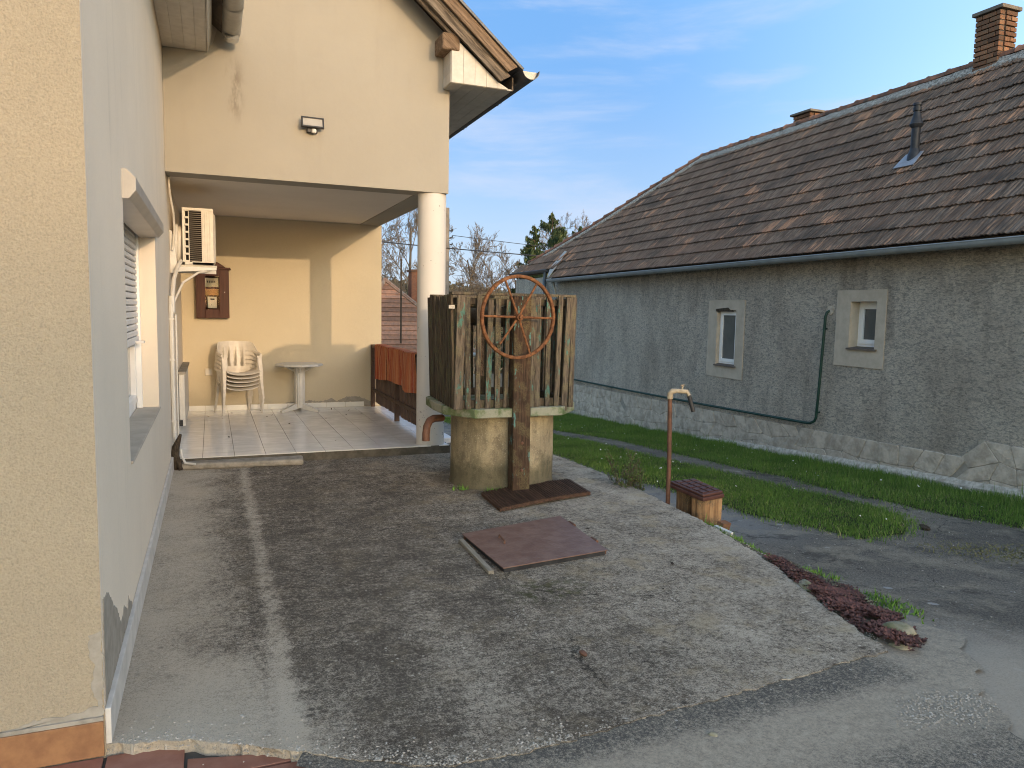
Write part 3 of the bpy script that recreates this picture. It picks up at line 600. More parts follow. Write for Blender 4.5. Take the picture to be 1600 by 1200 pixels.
c = MB(); c.ext([(-.30, 7.80, .0), (.84, 7.72, .0), (.86, 7.954, .0), (-.30, 7.954, .0)], (0, 0, .062)); c.build('cement_ledge', CEMENT, porch, bevel=.02)
# white strip standing in for the sky reflected in the glossy tiles
c = MB(); c.bb((2.452, 8.45, .02), (2.66, 11.6, .075)); c.build('sky_reflection_strip', WPVC, porch)

# ================================================================== THE CREAM HOUSE
XW, YF, YB, YN = -.385, 7.95, 11.52, 2.93
house = thing('cream_house', (-1.5, 5.5, 0), 'cream rendered two storey house with an open tiled porch under its upper floor', 'house')
# near gable wall (faces the photographer)
q = MB(); q.bb((-4.2, YN, -.25), (XW - .0004, YN + .3, 6.2)); q.build('gable_wall', COARSE, house)
q = MB(); q.bb((XW - .0003, YN + .002, -.25), (XW, YN + .302, 6.2)); q.build('side_wall_end', PALE, house)
# long side wall with the shutter window opening (frame of wall coordinates: u = Y, v = Z)
q = MB(); q.wall((XW, 0, 0), (0, 1, 0), (0, 0, 1), (1, 0, 0), [YN + .303, 11.52], [-.25, 4.3], [(4.10, 6.30, .80, 2.16)], .30); q.build('side_wall', PALE, house)
# small return so that the corner closes
q = MB(); q.bb((XW - .3, YN + .302, 4.302), (XW, YF + .3, 5.6)); q.build('upper_side_wall', PALE, house)
# facade with the gable (beam over the porch)
roofz = lambda x: 4.46 + (2.41 - x) * .835
q = MB(); q.ext([(XW + .002, YF, 2.85), (2.41, YF, 2.85), (2.41, YF, roofz(2.41)), (XW + .002, YF, roofz(XW)),], (0, .30, 0)); q.build('facade_wall', CREAM, house)
q = MB(); q.bb((2.11, YF + .302, 2.852), (2.41, 16, 4.3)); q.build('east_wall', CREAM, house)
q = MB(); q.bb((XW, YF + .302, 2.86), (2.108, YB + .28, 3.05)); q.build('porch_ceiling', CEIL, house)
q = MB(); q.bb((XW - .6, YB, -.3), (2.435, YB + .3, 2.858)); q.build('porch_back_wall', PORCHW, house)
q = MB(); q.bb((XW - .3, YB + .302, 3.052), (2.10, 16, 5.6)); q.build('rear_block', CREAM, house)
# round column
q = MB(); q.lathe([(.156, .09), (.155, 2.848)], (2.272, 8.112, 0), 40); q.build('column', COLUMN, house, smooth=True)
q = MB(); q.lathe([(.175, -.05), (.172, .088)], (2.29, 8.13, 0), 28); q.build('column_foot', DCEMENT, house, smooth=True)
# bases and skirtings
q = MB(); q.ext([(XW + .001, YN - .0, .0), (XW + .021, YN - .0, .0), (XW + .021, 7.94, .0), (XW + .001, 7.94, .0)], (0, 0, .135)); q.build('base_skirting', SKIRT, house, bevel=.003)
for a, b_ in ((-3.6, -2.7), (-2.7, -1.8), (-1.8, -.9), (-.9, XW)):
    q = MB(); q.bb((a + .003, YN - .014, -.036), (b_ - .003, YN - .001, .095)); q.build('skirting_tile', OTILE, house, bevel=.002)
q = MB(); q.bb((-3.6, YN - .012, .097), (XW - .003, YN - .001, .112)); q.build('skirting_mortar', CEMENT, house)
for i in range(10):
    a = XW + .004 + i * .283
    if a + .279 > 2.34: break
    q = MB(); q.bb((a, YB - .012, .091), (a + .279, YB - .001, .165)); q.build('skirting_tile', TILEW, house, bevel=.001)
for i in range(9):
    a = 8.3 + i * .30
    q = MB(); q.bb((XW + .001, a, .091), (XW + .012, a + .296, .165)); q.build('skirting_tile', TILEW, house)
# broken plaster: jagged thin patches
def patch(O, U, V, N, outline, th=.003, parent=house, mat=PATCH, jag=.02, step=.02, name='plaster_patch'):
    P = []
    for i in range(len(outline)):
        a = Vector(outline[i]); b_ = Vector(outline[(i + 1) % len(outline)]); n = max(1, int((b_ - a).length / step))
        for k in range(n):
            p = a.lerp(b_, k / n); P.append((p.x + random.uniform(-jag, jag), p.y + random.uniform(-jag, jag)))
    O, U, V, N = map(Vector, (O, U, V, N)); m_ = MB(); m_.ext([O + U * p[0] + V * p[1] for p in P], N * th); return m_.build(name, mat, parent)
patch((XW, 0, 0), (0, 1, 0), (0, 0, 1), (1, 0, 0), [(2.95, .137), (3.93, .137), (3.92, .165), (3.85, .19), (3.80, .24), (3.74, .19), (3.62, .26), (3.5, .22), (3.36, .34), (3.25, .40), (3.12, .50), (2.97, .53)], jag=.008)
patch((0, YN, 0), (-1, 0, 0), (0, 0, 1), (0, -1, 0), [(-XW + .002, .114), (-XW + .002, .43), (.425, .42), (.43, .36), (.412, .30), (.425, .22), (.40, .15), (.50, .13), (.56, .14), (.64, .125), (.72, .10), (.72, .098)], jag=.006, step=.015)
patch((0, YB, 0), (1, 0, 0), (0, 0, 1), (0, -1, 0), [(.95, .166), (1.08, .19), (1.2, .175), (1.34, .21), (1.5, .18), (1.68, .23), (1.75, .18), (1.9, .25), (2.1, .24), (2.28, .17), (2.33, .09), (2.2, .09), (1.95, .166)], jag=.01, mat=PATCH)
patch((XW, 0, 0), (0, 1, 0), (0, 0, 1), (1, 0, 0), [(9.75, .166), (10.0, .19), (10.3, .17), (10.3, .166)], jag=.008)

# window with roller shutter in the side wall
wz0, wz1, wy0, wy1 = .80, 2.16, 4.10, 6.30
win = MB(); xp = XW - .155
win.bb((xp - .05, wy0, wz0), (xp, wy0 + .07, wz1 - .02)); win.bb((xp - .05, wy1 - .07, wz0), (xp, wy1, wz1 - .02)); win.bb((xp - .05, wy0, wz0), (xp, wy1, wz0 + .06)); win.bb((xp - .05, wy0, wz1 - .08), (xp, wy1, wz1 - .02))
win.bb((xp - .055, 5.17, wz0), (xp + .004, 5.25, wz1 - .02))
fr = win.build('window', WPVC, house, bevel=.004)
q = MB()
for a, b_ in ((wy0 + .07, 5.17), (5.25, wy1 - .07)):
    q.bb((xp - .045, a, wz0 + .06), (xp + .012, a + .055, wz1 - .1)); q.bb((xp - .045, b_ - .055, wz0 + .06), (xp + .012, b_, wz1 - .1)); q.bb((xp - .045, a, wz0 + .061), (xp + .012, b_, wz0 + .12))
q.build('sash', WPVC, fr, bevel=.004)
q = MB(); q.bb((xp - .03, wy0 + .1, wz0 + .1), (xp - .024, wy1 - .1, wz1 - .1)); q.build('pane', GLASS, fr)
for yy in (wy0 + .004, wy1 - .044):
    q = MB(); q.bb((xp + .002, yy, wz0 + .002), (xp + .045, yy + .04, wz1 - .03)); q.build('shutter_rail', WPVC, fr, bevel=.003)
zb = 1.36
ns = 18
for i in range(ns):
    z0 = zb + i * .045; q = MB(); q.ext([(xp + .018, wy0 + .045, z0 + .002), (xp + .030, wy0 + .045, z0 + .008), (xp + .030, wy0 + .045, z0 + .034), (xp + .018, wy0 + .045, z0 + .042)], (0, wy1 - wy0 - .09, 0)); q.build('shutter_slat', SLAT, fr)
q = MB(); q.bb((xp + .012, wy0 + .045, zb - .05), (xp + .034, wy1 - .045, zb - .002)); q.bb((xp + .03, wy1 - .35, zb - .045), (xp + .09, wy1 - .28, zb - .028)); q.build('shutter_bottom_bar', SLAT, fr, bevel=.003)
q = MB(); prof = [(XW - .10, 2.235), (XW + .022, 2.235), (XW + .062, 2.195), (XW + .062, 2.135), (XW + .030, 2.095), (XW - .10, 2.085)]
q.ext([(a, wy0 - .03, b_) for a, b_ in prof], (0, wy1 - wy0 + .04, 0)); q.build('shutter_box', BOXAL, house, bevel=.003)
q = MB(); q.bb((XW - .152, wy0 + .002, wz0 - .001), (XW + .012, wy1 - .002, wz0 + .014)); q.build('window_sill', SILLM, house, bevel=.004)

# left eaves with white boards and its gutter (runs over the side wall)
ez = 3.99
for i in range(4):
    a = XW + .004 + i * .097; q = MB(); q.bb((a, 2.6, ez), (a + .0955, YF - .004, ez + .014)); q.build('soffit_board', SOFF, house)
q = MB(); q.ext([(XW + .004, YF - .012, ez + .016), (.0, YF - .012, ez + .016), (.06, YF - .012, ez + .09), (.10, YF - .012, ez + .22), (-.25, YF - .012, ez + .5), (XW + .004, YF - .012, ez + .5)], (0, .008, 0)); q.build('eaves_end_board', SOFF, house)
q = MB(); q.ext([(.001, 2.6, ez), (.016, 2.6, ez), (.05, 2.6, ez + .13), (.035, 2.6, ez + .13)], (0, YF - 2.612, 0)); q.build('fascia_board', SOFF, house)
q = MB(); q.ext([(.14, 2.4, ez + .19), (.14, 2.4, ez + .24), (-3.5, 2.4, ez + 3.2), (-3.5, 2.4, ez + 3.1)], (0, YF - 2.404, 0)); q.build('left_roof_deck', BARGE, house)
def gutter(name, mat, x, y0, y1, z, r, parent, sx=0, rings=(), end=True, flip=1):
    """half round gutter along Y with real wall thickness; sx = sideways drift per metre"""
    q = MB(); N = 12; vs = []
    for (yy) in (y0, y1):
        for rr in (r, r - .006):
            for k in range(N + 1):
                a = math.pi + math.pi * k / N; vs.append((x + sx * (yy - y0) + rr * math.cos(a), yy, z + rr * math.sin(a)))
    K = N + 1; fs = []
    for k in range(N):
        fs += [(k, k + 1, 2 * K + k + 1, 2 * K + k), (K + k + 1, K + k, 3 * K + k, 3 * K + k + 1), (k + 1, k, K + k, K + k + 1), (2 * K + k, 2 * K + k + 1, 3 * K + k + 1, 3 * K + k)]
    fs += [(0, 2 * K, 3 * K, K), (N, K + N, 3 * K + N, 2 * K + N)]
    if end: fs += [tuple(range(K + N, K - 1, -1)), tuple(range(3 * K, 3 * K + K))]
    q.add(vs, fs)
    q.tube([(x - r * 1.0, y0, z + .003), (x + sx * (y1 - y0) - r, y1, z + .003)], .009, 6)
    o = q.build(name, mat, parent, smooth=True)
    for yy in rings:
        q = MB(); vs = []
        for dy in (-.022, .022):
            for k in range(N + 1):
                a = math.pi + math.pi * k / N; vs.append((x + sx * (yy - y0) + (r + .006) * math.cos(a), yy + dy, z + (r + .006) * math.sin(a)))
        q.add(vs, [(k, k + 1, K + k + 1, K + k) for k in range(N)]); q.build('gutter_joint', mat, o, smooth=True)
    return o
gutter('left_gutter', ZINCL, .225, 2.4, YF - .02, ez + .22, .088, house, rings=(7.2, 6.0))
q = MB(); q.tube([(.225, YF - .16, ez + .13), (.225, YF - .13, ez + .10)], .065, 12); 
q.build('gutter_outlet', ZINCL, house, smooth=True)

# right gable overhang: barge boards, deck, purlin end, boxed eaves, gutter
D = Vector((.768, 0, -.641)); Nn = Vector((.641, 0, .768)); T = Vector((3.065, 7.56, 4.135))   # T = lower end of the top edge
def plank(o0, o1, y0, y1, name, mat, ext0=0., ext1=5.2):
    A = T + D * ext0 - Nn * o0; B = T - D * ext1 - Nn * o0; C_ = T - D * ext1 - Nn * o1; E_ = T + D * (ext0 - (o1 - o0) * .35) - Nn * o1
    q = MB(); q.ext([(p.x, y0, p.z) for p in (A, B, C_, E_)], (0, y1 - y0, 0)); return q.build(name, mat, house, bevel=.004)
plank(-.02, .008, 7.53, 16.0, 'roof_edge_sheet', ZINC, .03)
plank(.010, .125, 7.555, 7.585, 'barge_board', BARGE2, -.03)
plank(.118, .238, 7.60, 7.635, 'barge_board', BARGE, -.02)
plank(.235, .27, 7.66, 7.70, 'barge_lath', BARGE, -.62)
plank(.03, .115, 7.60, 15.9, 'roof_deck', BARGE, -.05)
q = MB(); q.box((2.335, 7.80, 4.335), (.19, .30, .17), euler(0, 0, 0)); q.build('purlin_end', BARGE2, house, bevel=.02)
bz = 3.935
for i in range(5):     # boards of the triangular box front
    x0 = 2.345 + i * .128; x1 = min(x0 + .126, 2.97); h0 = bz + .475 - (x0 - 2.345) * .80; h1 = bz + .475 - (x1 - 2.345) * .80
    if h1 < bz + .012: h1 = bz + .012
    q = MB(); q.ext([(x0, 7.668, bz), (x1, 7.668, bz), (x1, 7.668, h1), (x0, 7.668, h0)], (0, .012, 0)); q.build('box_front_board', SOFF, house, bevel=.0015)
for i in range(4):     # side boards
    q = MB(); q.bb((2.338, 7.684 , bz + .004 + i * .098), (2.350, YF - .002, bz + .10 + i * .098)); q.build('box_side_board', SOFF, house, bevel=.0015)
for i in range(5):     # soffit boards
    x0 = 2.352 + i * .134; q = MB(); y0_ = 7.684
    if x0 < 2.41:
        q.bb((x0, y0_, bz - .004), (x0 + .131, YF - .003, bz + .010)); q.bb((2.413, YF - .003, bz - .004), (x0 + .131, 15.5, bz + .010))
    else: q.bb((x0, y0_, bz - .004), (x0 + .131, 15.5, bz + .010))
    q.build('soffit_board', SOFF, house, bevel=.0015)
q = MB(); q.bb((3.024, 7.69, bz - .002), (3.04, 15.5, bz + .14)); q.build('fascia_board', BARGE, house)
rg_ = gutter('right_gutter', ZINC, 3.165, 7.50, 15.5, 4.115, .098, house, rings=(8.6, 9.9, 11.2), end=False)
q = MB(); q.ext([(3.165 + .090 * math.cos(math.pi + math.pi * k / 12), 7.56, 4.115 + .090 * math.sin(math.pi + math.pi * k / 12)) for k in range(13)], (0, .004, 0)); q.build('gutter_end', ZINCL, rg_)

# ================================================================== ON AND IN THE PORCH
# floodlight
fl = thing('floodlight', (.97, YF, 3.37), 'black rectangular floodlight with motion sensor mounted high on the cream facade', 'lamp')
rt = euler(R(-12), 0, R(3))
q = MB(); cc = Vector((.972, YF - .075, 3.425))
for dx, dz, sx, sz in ((0, .045, .22, .014), (0, -.045, .22, .014), (-.103, 0, .014, .10), (.103, 0, .014, .10)): q.box(cc + rt @ Vector((dx, 0, dz)), (sx, .035, sz), rt)
q.box(cc + rt @ Vector((0, .02, 0)), (.205, .012, .095), rt); q.build('lamp_housing', BLACKP, fl, bevel=.003)
q = MB(); q.box(cc + rt @ Vector((0, -.006, 0)), (.19, .006, .078), rt); q.build('lamp_glass', simple('frosted_lamp_glass', (.42, .39, .33), None, 5, .25, .05), fl)
q = MB(); q.box((.972, YF - .03, 3.36), (.10, .055, .05)); q.tube([(.972, YF - .002, 3.39), (.972, YF - .06, 3.41)], .018, 8); q.build('lamp_bracket', BLACKP, fl, bevel=.004)
q = MB(); q.lathe([(.0, -.028), (.022, -.022), (.026, 0), (.02, .014)], (.985, YF - .062, 3.352), 12); q.build('motion_sensor', WPLAST, fl, smooth=True)

# meter cabinet
cb = thing('meter_cabinet', (.02, YB, 1.41), 'dark mahogany wall cabinet with arched top and glass door holding the meters', 'cabinet')
x0, x1, z0, z1 = -.19, .235, 1.425, 2.10; yb, yf = YB - .001, YB - .13
q = MB(); q.bb((x0, yf, z0), (x0 + .02, yb, z1)); q.bb((x1 - .02, yf, z0), (x1, yb, z1)); q.bb((x0, yf, z0), (x1, yb, z0 + .02)); q.bb((x0, yf, z1 - .02), (x1, yb, z1)); q.bb((x0 + .02, yb - .01, z0 + .02), (x1 - .02, yb, z1 - .02)); q.build('cabinet_case', CABW, cb)
q = MB(); dx0, dx1, dz0, dz1 = x0 + .115, x1 - .125, z0 + .12, z1 - .09
q.bb((x0 - .004, yf - .02, z0 - .004), (dx0, yf - .001, z1 + .004)); q.bb((dx1, yf - .02, z0 - .004), (x1 + .004, yf - .001, z1 + .004)); q.bb((dx0, yf - .02, z0 - .004), (dx1, yf - .001, dz0)); q.bb((dx0, yf - .02, dz1), (dx1, yf - .001, z1 + .004)); dr = q.build('cabinet_door', CABW, cb, bevel=.004)
q = MB(); q.bb((dx0, yf - .01, dz0), (dx1, yf - .007, dz1)); gm = M('cabinet_door_glass', .04, .5); gm.set('Base Color', (.9, .9, .9)); gm.set('Transmission Weight', 1.); gm.set('IOR', 1.1); q.build('glass_pane', gm.m, dr)
q = MB(); q.lathe([(.0, -.022), (.011, -.018), (.009, -.006), (.005, 0)], (x1 - .055, yf - .021, z0 + .36), 10, (0, -1, 0)); q.build('door_knob', WPLAST, dr, smooth=True)
q = MB(); q.ext([(x0 - .03, yf - .03, z1 + .006), (x1 + .035, yf - .03, z1 + .006), (x1 + .02, yf - .03, z1 + .03), (x0 - .015, yf - .03, z1 + .03)], (0, yb - yf + .028, 0))
arc = [(x0 + .04 + (x1 - x0 - .08) * k / 14, yf - .012, z1 + .032 + .085 * math.sin(math.pi * k / 14)) for k in range(15)]; q.ext(arc, (0, .05, 0)); q.build('arched_crown', CABW, cb, bevel=.003)
CREAMP = simple('meter_cream', (.55, .50, .38), None, 5, .5, 0)
q = MB(); q.bb((-.075, yb - .05, 1.86), (.10, yb - .012, 1.98)); pm = q.build('fuse_panel', CREAMP, cb); q = MB()
for k in range(5): q.bb((-.05 + k * .024, yb - .056, 1.915), (-.036 + k * .024, yb - .051, 1.945))
q.build('fuse_switch', BLACKP, pm)
q = MB(); q.bb((-.075, yb - .03, 1.74), (.10, yb - .012, 1.83)); q.build('wood_backing', simple('orange_board', (.42, .20, .08), None, 5, .7, 0), cb)
q = MB(); q.bb((-.045, yb - .06, 1.56), (.075, yb - .012, 1.72)); mt = q.build('meter_box', WPLAST, cb, bevel=.004); q = MB(); q.bb((-.01, yb - .065, 1.675), (.045, yb - .061, 1.695)); q.bb((.0, yb - .065, 1.60), (.008, yb - .061, 1.61)); q.build('meter_display', BLACKP, mt)

# air conditioner on its bracket
ac = thing('air_conditioner', (-.11, 8.6, 2.01), 'cream outdoor air conditioner unit with finned end standing on a wall bracket', 'air conditioner')
ax0, ax1, ay0, ay1, az0, az1 = -.265, .035, 8.60, 9.40, 2.015, 2.60
q = MB(); q.bb((ax0, ay0 + .03, az0), (ax1, ay1, az1)); q.bb((ax0 + .09, ay0, az0), (ax1, ay0 + .032, az0 + .035)); q.bb((ax0, ay0, az0), (ax0 + .022, ay0 + .032, az1)); q.bb((ax0 + .058, ay0, az0 + .002), (ax0 + .066, ay0 + .032, az1 - .002)); q.bb((ax0, ay0 - .001, az1 - .025), (ax1, ay0 + .032, az1 + .003)); q.bb((ax0, ay0, az0), (ax1, ay0 + .032, az0 + .03))
q.bb((ax0 + .185, ay0 + .001, az0 + .03), (ax1, ay0 + .032, az1 - .025))
for i in range(8): zz_ = az0 + .05 + i * .075; q.bb((ax0 + .022, ay0 + .001, zz_ - .022), (ax0 + .058, ay0 + .03, zz_ - .002))
for i, xx_ in enumerate((.195, .215, .24, .262)): q.bb((ax0 + xx_, ay0 - .006, az0 + .04), (ax0 + xx_ + .01, ay0 + .001, az1 - .035))
acb = q.build('unit_case', CPLAST, ac, bevel=.003)
q = MB()
for i in range(26): z_ = az0 + .04 + i * .0205; q.bb((ax0 + .068, ay0 + .006, z_), (ax0 + .184, ay0 + .026, z_ + .004))
q.build('cooling_fins', simple('fin_metal', (.22, .19, .15), None, 9, .5, 0, metal=.4), ac)
q = MB(); q.bb((ax0 + .03, ay0 + .0275, az0 + .03), (ax0 + .19, ay0 + .0295, az1 - .03)); q.build('fin_backing', DARK, ac)
q = MB(); q.ext([(ax1 + .001, ay0 + .05, az0 + .02), (ax1 + .022, ay0 + .09, az0 + .05), (ax1 + .022, ay0 + .09, az1 - .06), (ax1 + .001, ay0 + .05, az1 - .03)], (0, .48, 0)); q.build('front_grille', CPLAST, ac, bevel=.008)
q = MB(); q.bb((ax0 - .03, ay0 + .02, az0 - .022), (ax1 + .03, ay0 + .10, az0 - .001)); q.build('unit_foot', ZINCL, ac)
br = thing('wall_bracket', (XW, 8.58, 1.95), 'white triangular steel bracket under the air conditioner', 'bracket')
q = MB(); q.ext([(XW + .001, 8.55, 1.92), (XW + .045, 8.55, 1.92), (XW + .075, 8.55, 1.96), (XW + .025, 8.55, 2.35), (XW + .001, 8.55, 2.36)], (0, .03, 0)); q.build('wall_plate', WPLAST, br, bevel=.002)
q = MB(); q.ext([(XW + .05, 8.55, 1.935), (.06, 8.55, 1.965), (.06, 8.55, 1.99), (XW + .05, 8.55, 1.99)], (0, .035, 0)); q.bb((XW + .001, 9.22, 1.95), (.06, 9.255, 1.99)); q.bb((XW + .001, 9.22, 1.93), (XW + .04, 9.255, 2.36)); q.build('support_arm', WPLAST, br, bevel=.002)
# insulated pipe bundle, cables and conduits
pb = thing('pipe_bundle', (XW, 8.5, 1.2), 'coiled white and grey insulated pipes between the air conditioner and the wall', 'pipes')
GREYP = simple('grey_insulation', (.20, .20, .20), (.26, .25, .24), 9, .8, .1)
for i, (dx, r_, m_, yo) in enumerate(((.05, .20, CPLAST, 0), (.085, .18, CPLAST, .02), (.125, .19, GREYP, .05))):
    q = MB(); q.tube([(XW + dx + .01 * math.sin(a), 8.72 + yo + .11 * math.cos(a), 2.22 + r_ * math.sin(a)) for a in [2 * math.pi * k / 28 for k in range(29)]], .022, 8); q.build('pipe_coil', m_, pb, smooth=True)
q = MB(); q.tube([(XW + .02, 8.2, 2.84), (XW + .025, 8.25, 2.7), (XW + .05, 8.4, 2.5), (XW + .05, 8.5, 2.35), (XW + .03, 8.5, 2.15)], .011, 6); q.build('cable', CPLAST, pb, smooth=True)
q = MB(); q.tube([(XW + .10, 8.6, 2.05), (XW + .07, 8.45, 1.97), (XW + .045, 8.25, 1.85), (XW + .035, 8.1, 1.70), (XW + .033, 8.05, 1.55)], .02, 8); q.tube([(.0, 8.62, 1.965), (-.12, 8.5, 1.93), (-.26, 8.3, 1.82), (XW + .045, 8.12, 1.62), (XW + .035, 8.06, 1.50)], .012, 7); q.build('flexible_hose', CPLAST, pb, smooth=True)
q = MB(); q.tube([(XW + .022, 8.02, 1.60), (XW + .022, 8.02, .9), (XW + .025, 8.02, .30), (XW + .05, 7.98, .17)], .021, 8); q.tube([(XW + .062, 8.04, 1.50), (XW + .060, 8.04, .24)], .009, 6); q.tube([(XW + .03, 8.04, 1.68), (XW + .03, 8.04, 1.52)], .029, 8)
for z_ in (.45, 1.05, 1.45): q.bb((XW, 7.995, z_), (XW + .05, 8.045, z_ + .012))
q.build('conduit', WPLAST, pb, smooth=True)
# low cladding box with ledge at the porch wall
lb = thing('wall_box', (XW, 10.3, .09), 'low white box with a tan ledge against the left wall inside the porch', 'box')
q = MB(); q.bb((XW + .013, 9.62, .16), (XW + .075, 11.2, .78)); q.build('box_body', WPLAST, lb, bevel=.004)
q = MB(); q.bb((XW + .003, 9.60, .782), (XW + .09, 11.3, .81)); q.build('box_ledge', CEMENT, lb, bevel=.004)
q = MB(); q.bb((XW + .013, 9.56, .17), (XW + .05, 9.61, .24)); q.build('cable_clip', BLACKP, lb)
sk = thing('wall_socket', (-.07, YB, .62), 'small cream socket on the back wall beside the stacked chairs', 'socket')
q = MB(); q.bb((-.10, YB - .035, .60), (.0, YB - .001, .70)); q.build('socket_body', CPLAST, sk, bevel=.008); q = MB(); q.bb((-.085, YB - .04, .62), (-.015, YB - .036, .68)); q.build('socket_face', WPLAST, sk)

# stacking chairs
def make_chair():
    r = thing('stacking_chair', (0, 0, 0), 'x', 'chair', 'stack of plastic armchairs')
    W, Dp = .25, .22     # seat half width, half depth (front is -Y)
    # seat: curved plate
    q = MB(); nx, ny = 12, 8; vs = []
    def sz(u, v): return .40 - .028 * (1 - u * u) * (v > -2) + .018 * v * -1 + .02 * (u ** 4) - (.03 * max(0, -v - .6) / .4)
    for lay in (0, -.010):
        for j in range(ny + 1):
            for i in range(nx + 1):
                u = -1 + 2 * i / nx; v = -1 + 2 * j / ny; vs.append((u * W * (1 - .06 * (v > 0) * v), v * Dp, sz(u, v) + lay))
    K = (nx + 1) * (ny + 1); fs = []
    for j in range(ny):
        for i in range(nx):
            a = j * (nx + 1) + i; fs += [(a, a + 1, a + nx + 2, a + nx + 1), (K + a, K + a + nx + 1, K + a + nx + 2, K + a + 1)]
    ring = [i for i in range(nx + 1)] + [(j) * (nx + 1) + nx for j in range(1, ny + 1)] + [ny * (nx + 1) + i for i in range(nx - 1, -1, -1)] + [j * (nx + 1) for j in range(ny - 1, 0, -1)]
    for a, b_ in zip(ring, ring[1:] + ring[:1]): fs.append((b_, a, a + K, b_ + K))
    q.add(vs, fs); q.build('seat', CPLAST, r, smooth=True)
    # shell: back and sides as one curved band pierced by slots
    q = MB(); NA = 48; rows = [.40, .455, .49, .54, .555, .605, .62, .67, .685, .735, .785, .82]
    def P(t, z, o=0):     # t from 0 (right arm front) to 1 (left arm front)
        a = math.pi * (t * 1.30 - .15); top = (z - .40) / .42; ex = .285 + .02 * top; ey = .245 + .075 * top
        return Vector(((ex + o) * math.cos(a), -.02 + (ey + o) * (math.sin(a)) + (.0), z))
    def toph(t):          # upper rim height: arms lower than the back
        s = abs(t - .5) * 2; return .82 - .17 * sst(.42, .80, s) - .02 * s
    def solid(i, k):
        s = abs((i + .5) / NA - .5) * 2; zlo, zhi = rows[k], rows[k + 1]
        if k == 0 and s > .40: return False
        if s < .30: # vertical slots in the back
            return k < 1 or k >= len(rows) - 3 or (i % 4) < 2
        if k >= len(rows) - 3: return True
        if s > .82: return k >= len(rows) - 3
        return (k % 2 == 0)     # horizontal openings at the sides
    vs = []
    for lay in (0, .008):
        for k, z in enumerate(rows):
            for i in range(NA + 1):
                t = i / NA; f_ = (z - .40) / .42; zz_ = .40 + f_ * (toph(t) - .40); p = P(t, zz_, lay); vs.append(p)
    K = len(rows) * (NA + 1); fs = []
    S = [[solid(i, k) for k in range(len(rows) - 1)] for i in range(NA)]
    for i in range(NA):
        for k in range(len(rows) - 1):
            if not S[i][k]: continue
            a = k * (NA + 1) + i; b_ = a + 1; c_ = a + NA + 2; d_ = a + NA + 1
            fs += [(a, b_, c_, d_), (K + b_, K + a, K + d_, K + c_)]
            if k == 0 or not S[i][k - 1]: fs.append((b_, a, a + K, b_ + K))
            if k == len(rows) - 2 or not S[i][k + 1]: fs.append((d_, c_, c_ + K, d_ + K))
            if i == 0 or not S[i - 1][k]: fs.append((a, d_, d_ + K, a + K))
            if i == NA - 1 or not S[i + 1][k]: fs.append((c_, b_, b_ + K, c_ + K))
    q.add(vs, fs); bk = q.build('backrest', CPLAST, r, smooth=True)
    for s_ in (-1, 1):
        q = MB(); q.tube([(s_ * .285, -.13, .625), (s_ * .292, -.02, .635), (s_ * .29, .08, .65), (s_ * .265, .17, .70)], [.022, .03, .028, .018], 8); q.build('armrest', CPLAST, r, smooth=True)
        for yy, kx in ((-.19, .30), (.20, .27)):
            q = MB(); ht = .62 if yy < 0 else .42; w_ = .030
            pts = [(s_ * kx, yy - (.02 if yy < 0 else -.045), 0), (s_ * (kx - .012), yy, .22), (s_ * (kx - .02 if yy > 0 else kx - .012), yy + (.0 if yy > 0 else .015), .42)] + ([(s_ * .287, -.14, .62)] if yy < 0 else [])
            # L-shaped leg section
            for a_, b_ in zip(pts[:-1], pts[1:]):
                A = Vector(a_); B_ = Vector(b_); wa = .020 + .028 * A.z / .42; wb = .020 + .028 * B_.z / .42; dy = .007
                sg = 1 if yy < 0 else -1
                q.add([A + Vector((-s_ * wa, 0, 0)), A + Vector((s_ * .004, 0, 0)), A + Vector((s_ * .004, sg * dy, 0)), A + Vector((-s_ * wa, sg * dy, 0)), B_ + Vector((-s_ * wb, 0, 0)), B_ + Vector((s_ * .004, 0, 0)), B_ + Vector((s_ * .004, sg * dy, 0)), B_ + Vector((-s_ * wb, sg * dy, 0))], [(0, 1, 2, 3), (7, 6, 5, 4), (0, 4, 5, 1), (1, 5, 6, 2), (2, 6, 7, 3), (3, 7, 4, 0)])
                q.add([A + Vector((s_ * .002, 0, 0)), A + Vector((s_ * .008, 0, 0)), A + Vector((s_ * .008, sg * wa, 0)), A + Vector((s_ * .002, sg * wa, 0)), B_ + Vector((s_ * .002, 0, 0)), B_ + Vector((s_ * .008, 0, 0)), B_ + Vector((s_ * .008, sg * wb, 0)), B_ + Vector((s_ * .002, sg * wb, 0))], [(0, 1, 2, 3), (7, 6, 5, 4), (0, 4, 5, 1), (1, 5, 6, 2), (2, 6, 7, 3), (3, 7, 4, 0)])
            q.build('leg', CPLAST, r)
    return r
ch0 = make_chair()
lab = ['cream plastic armchair at the bottom of the stack, feet on the porch tiles', 'cream plastic armchair second from the bottom of the stack in the porch', 'cream plastic armchair in the middle of the stack of five', 'cream plastic armchair second from the top of the stack in the porch', 'topmost cream plastic armchair of the stack, its slotted back catching the sun']
for i in range(5):
    c_ = ch0 if i == 0 else clone(ch0)
    c_.location = (.325 + .005 * i, 11.16 - .016 * i, .091 + .054 * i); c_.scale = (.93, .93, .97); c_.rotation_euler.z = R(17 + random.uniform(-1.5, 1.5)); c_['label'] = lab[i]

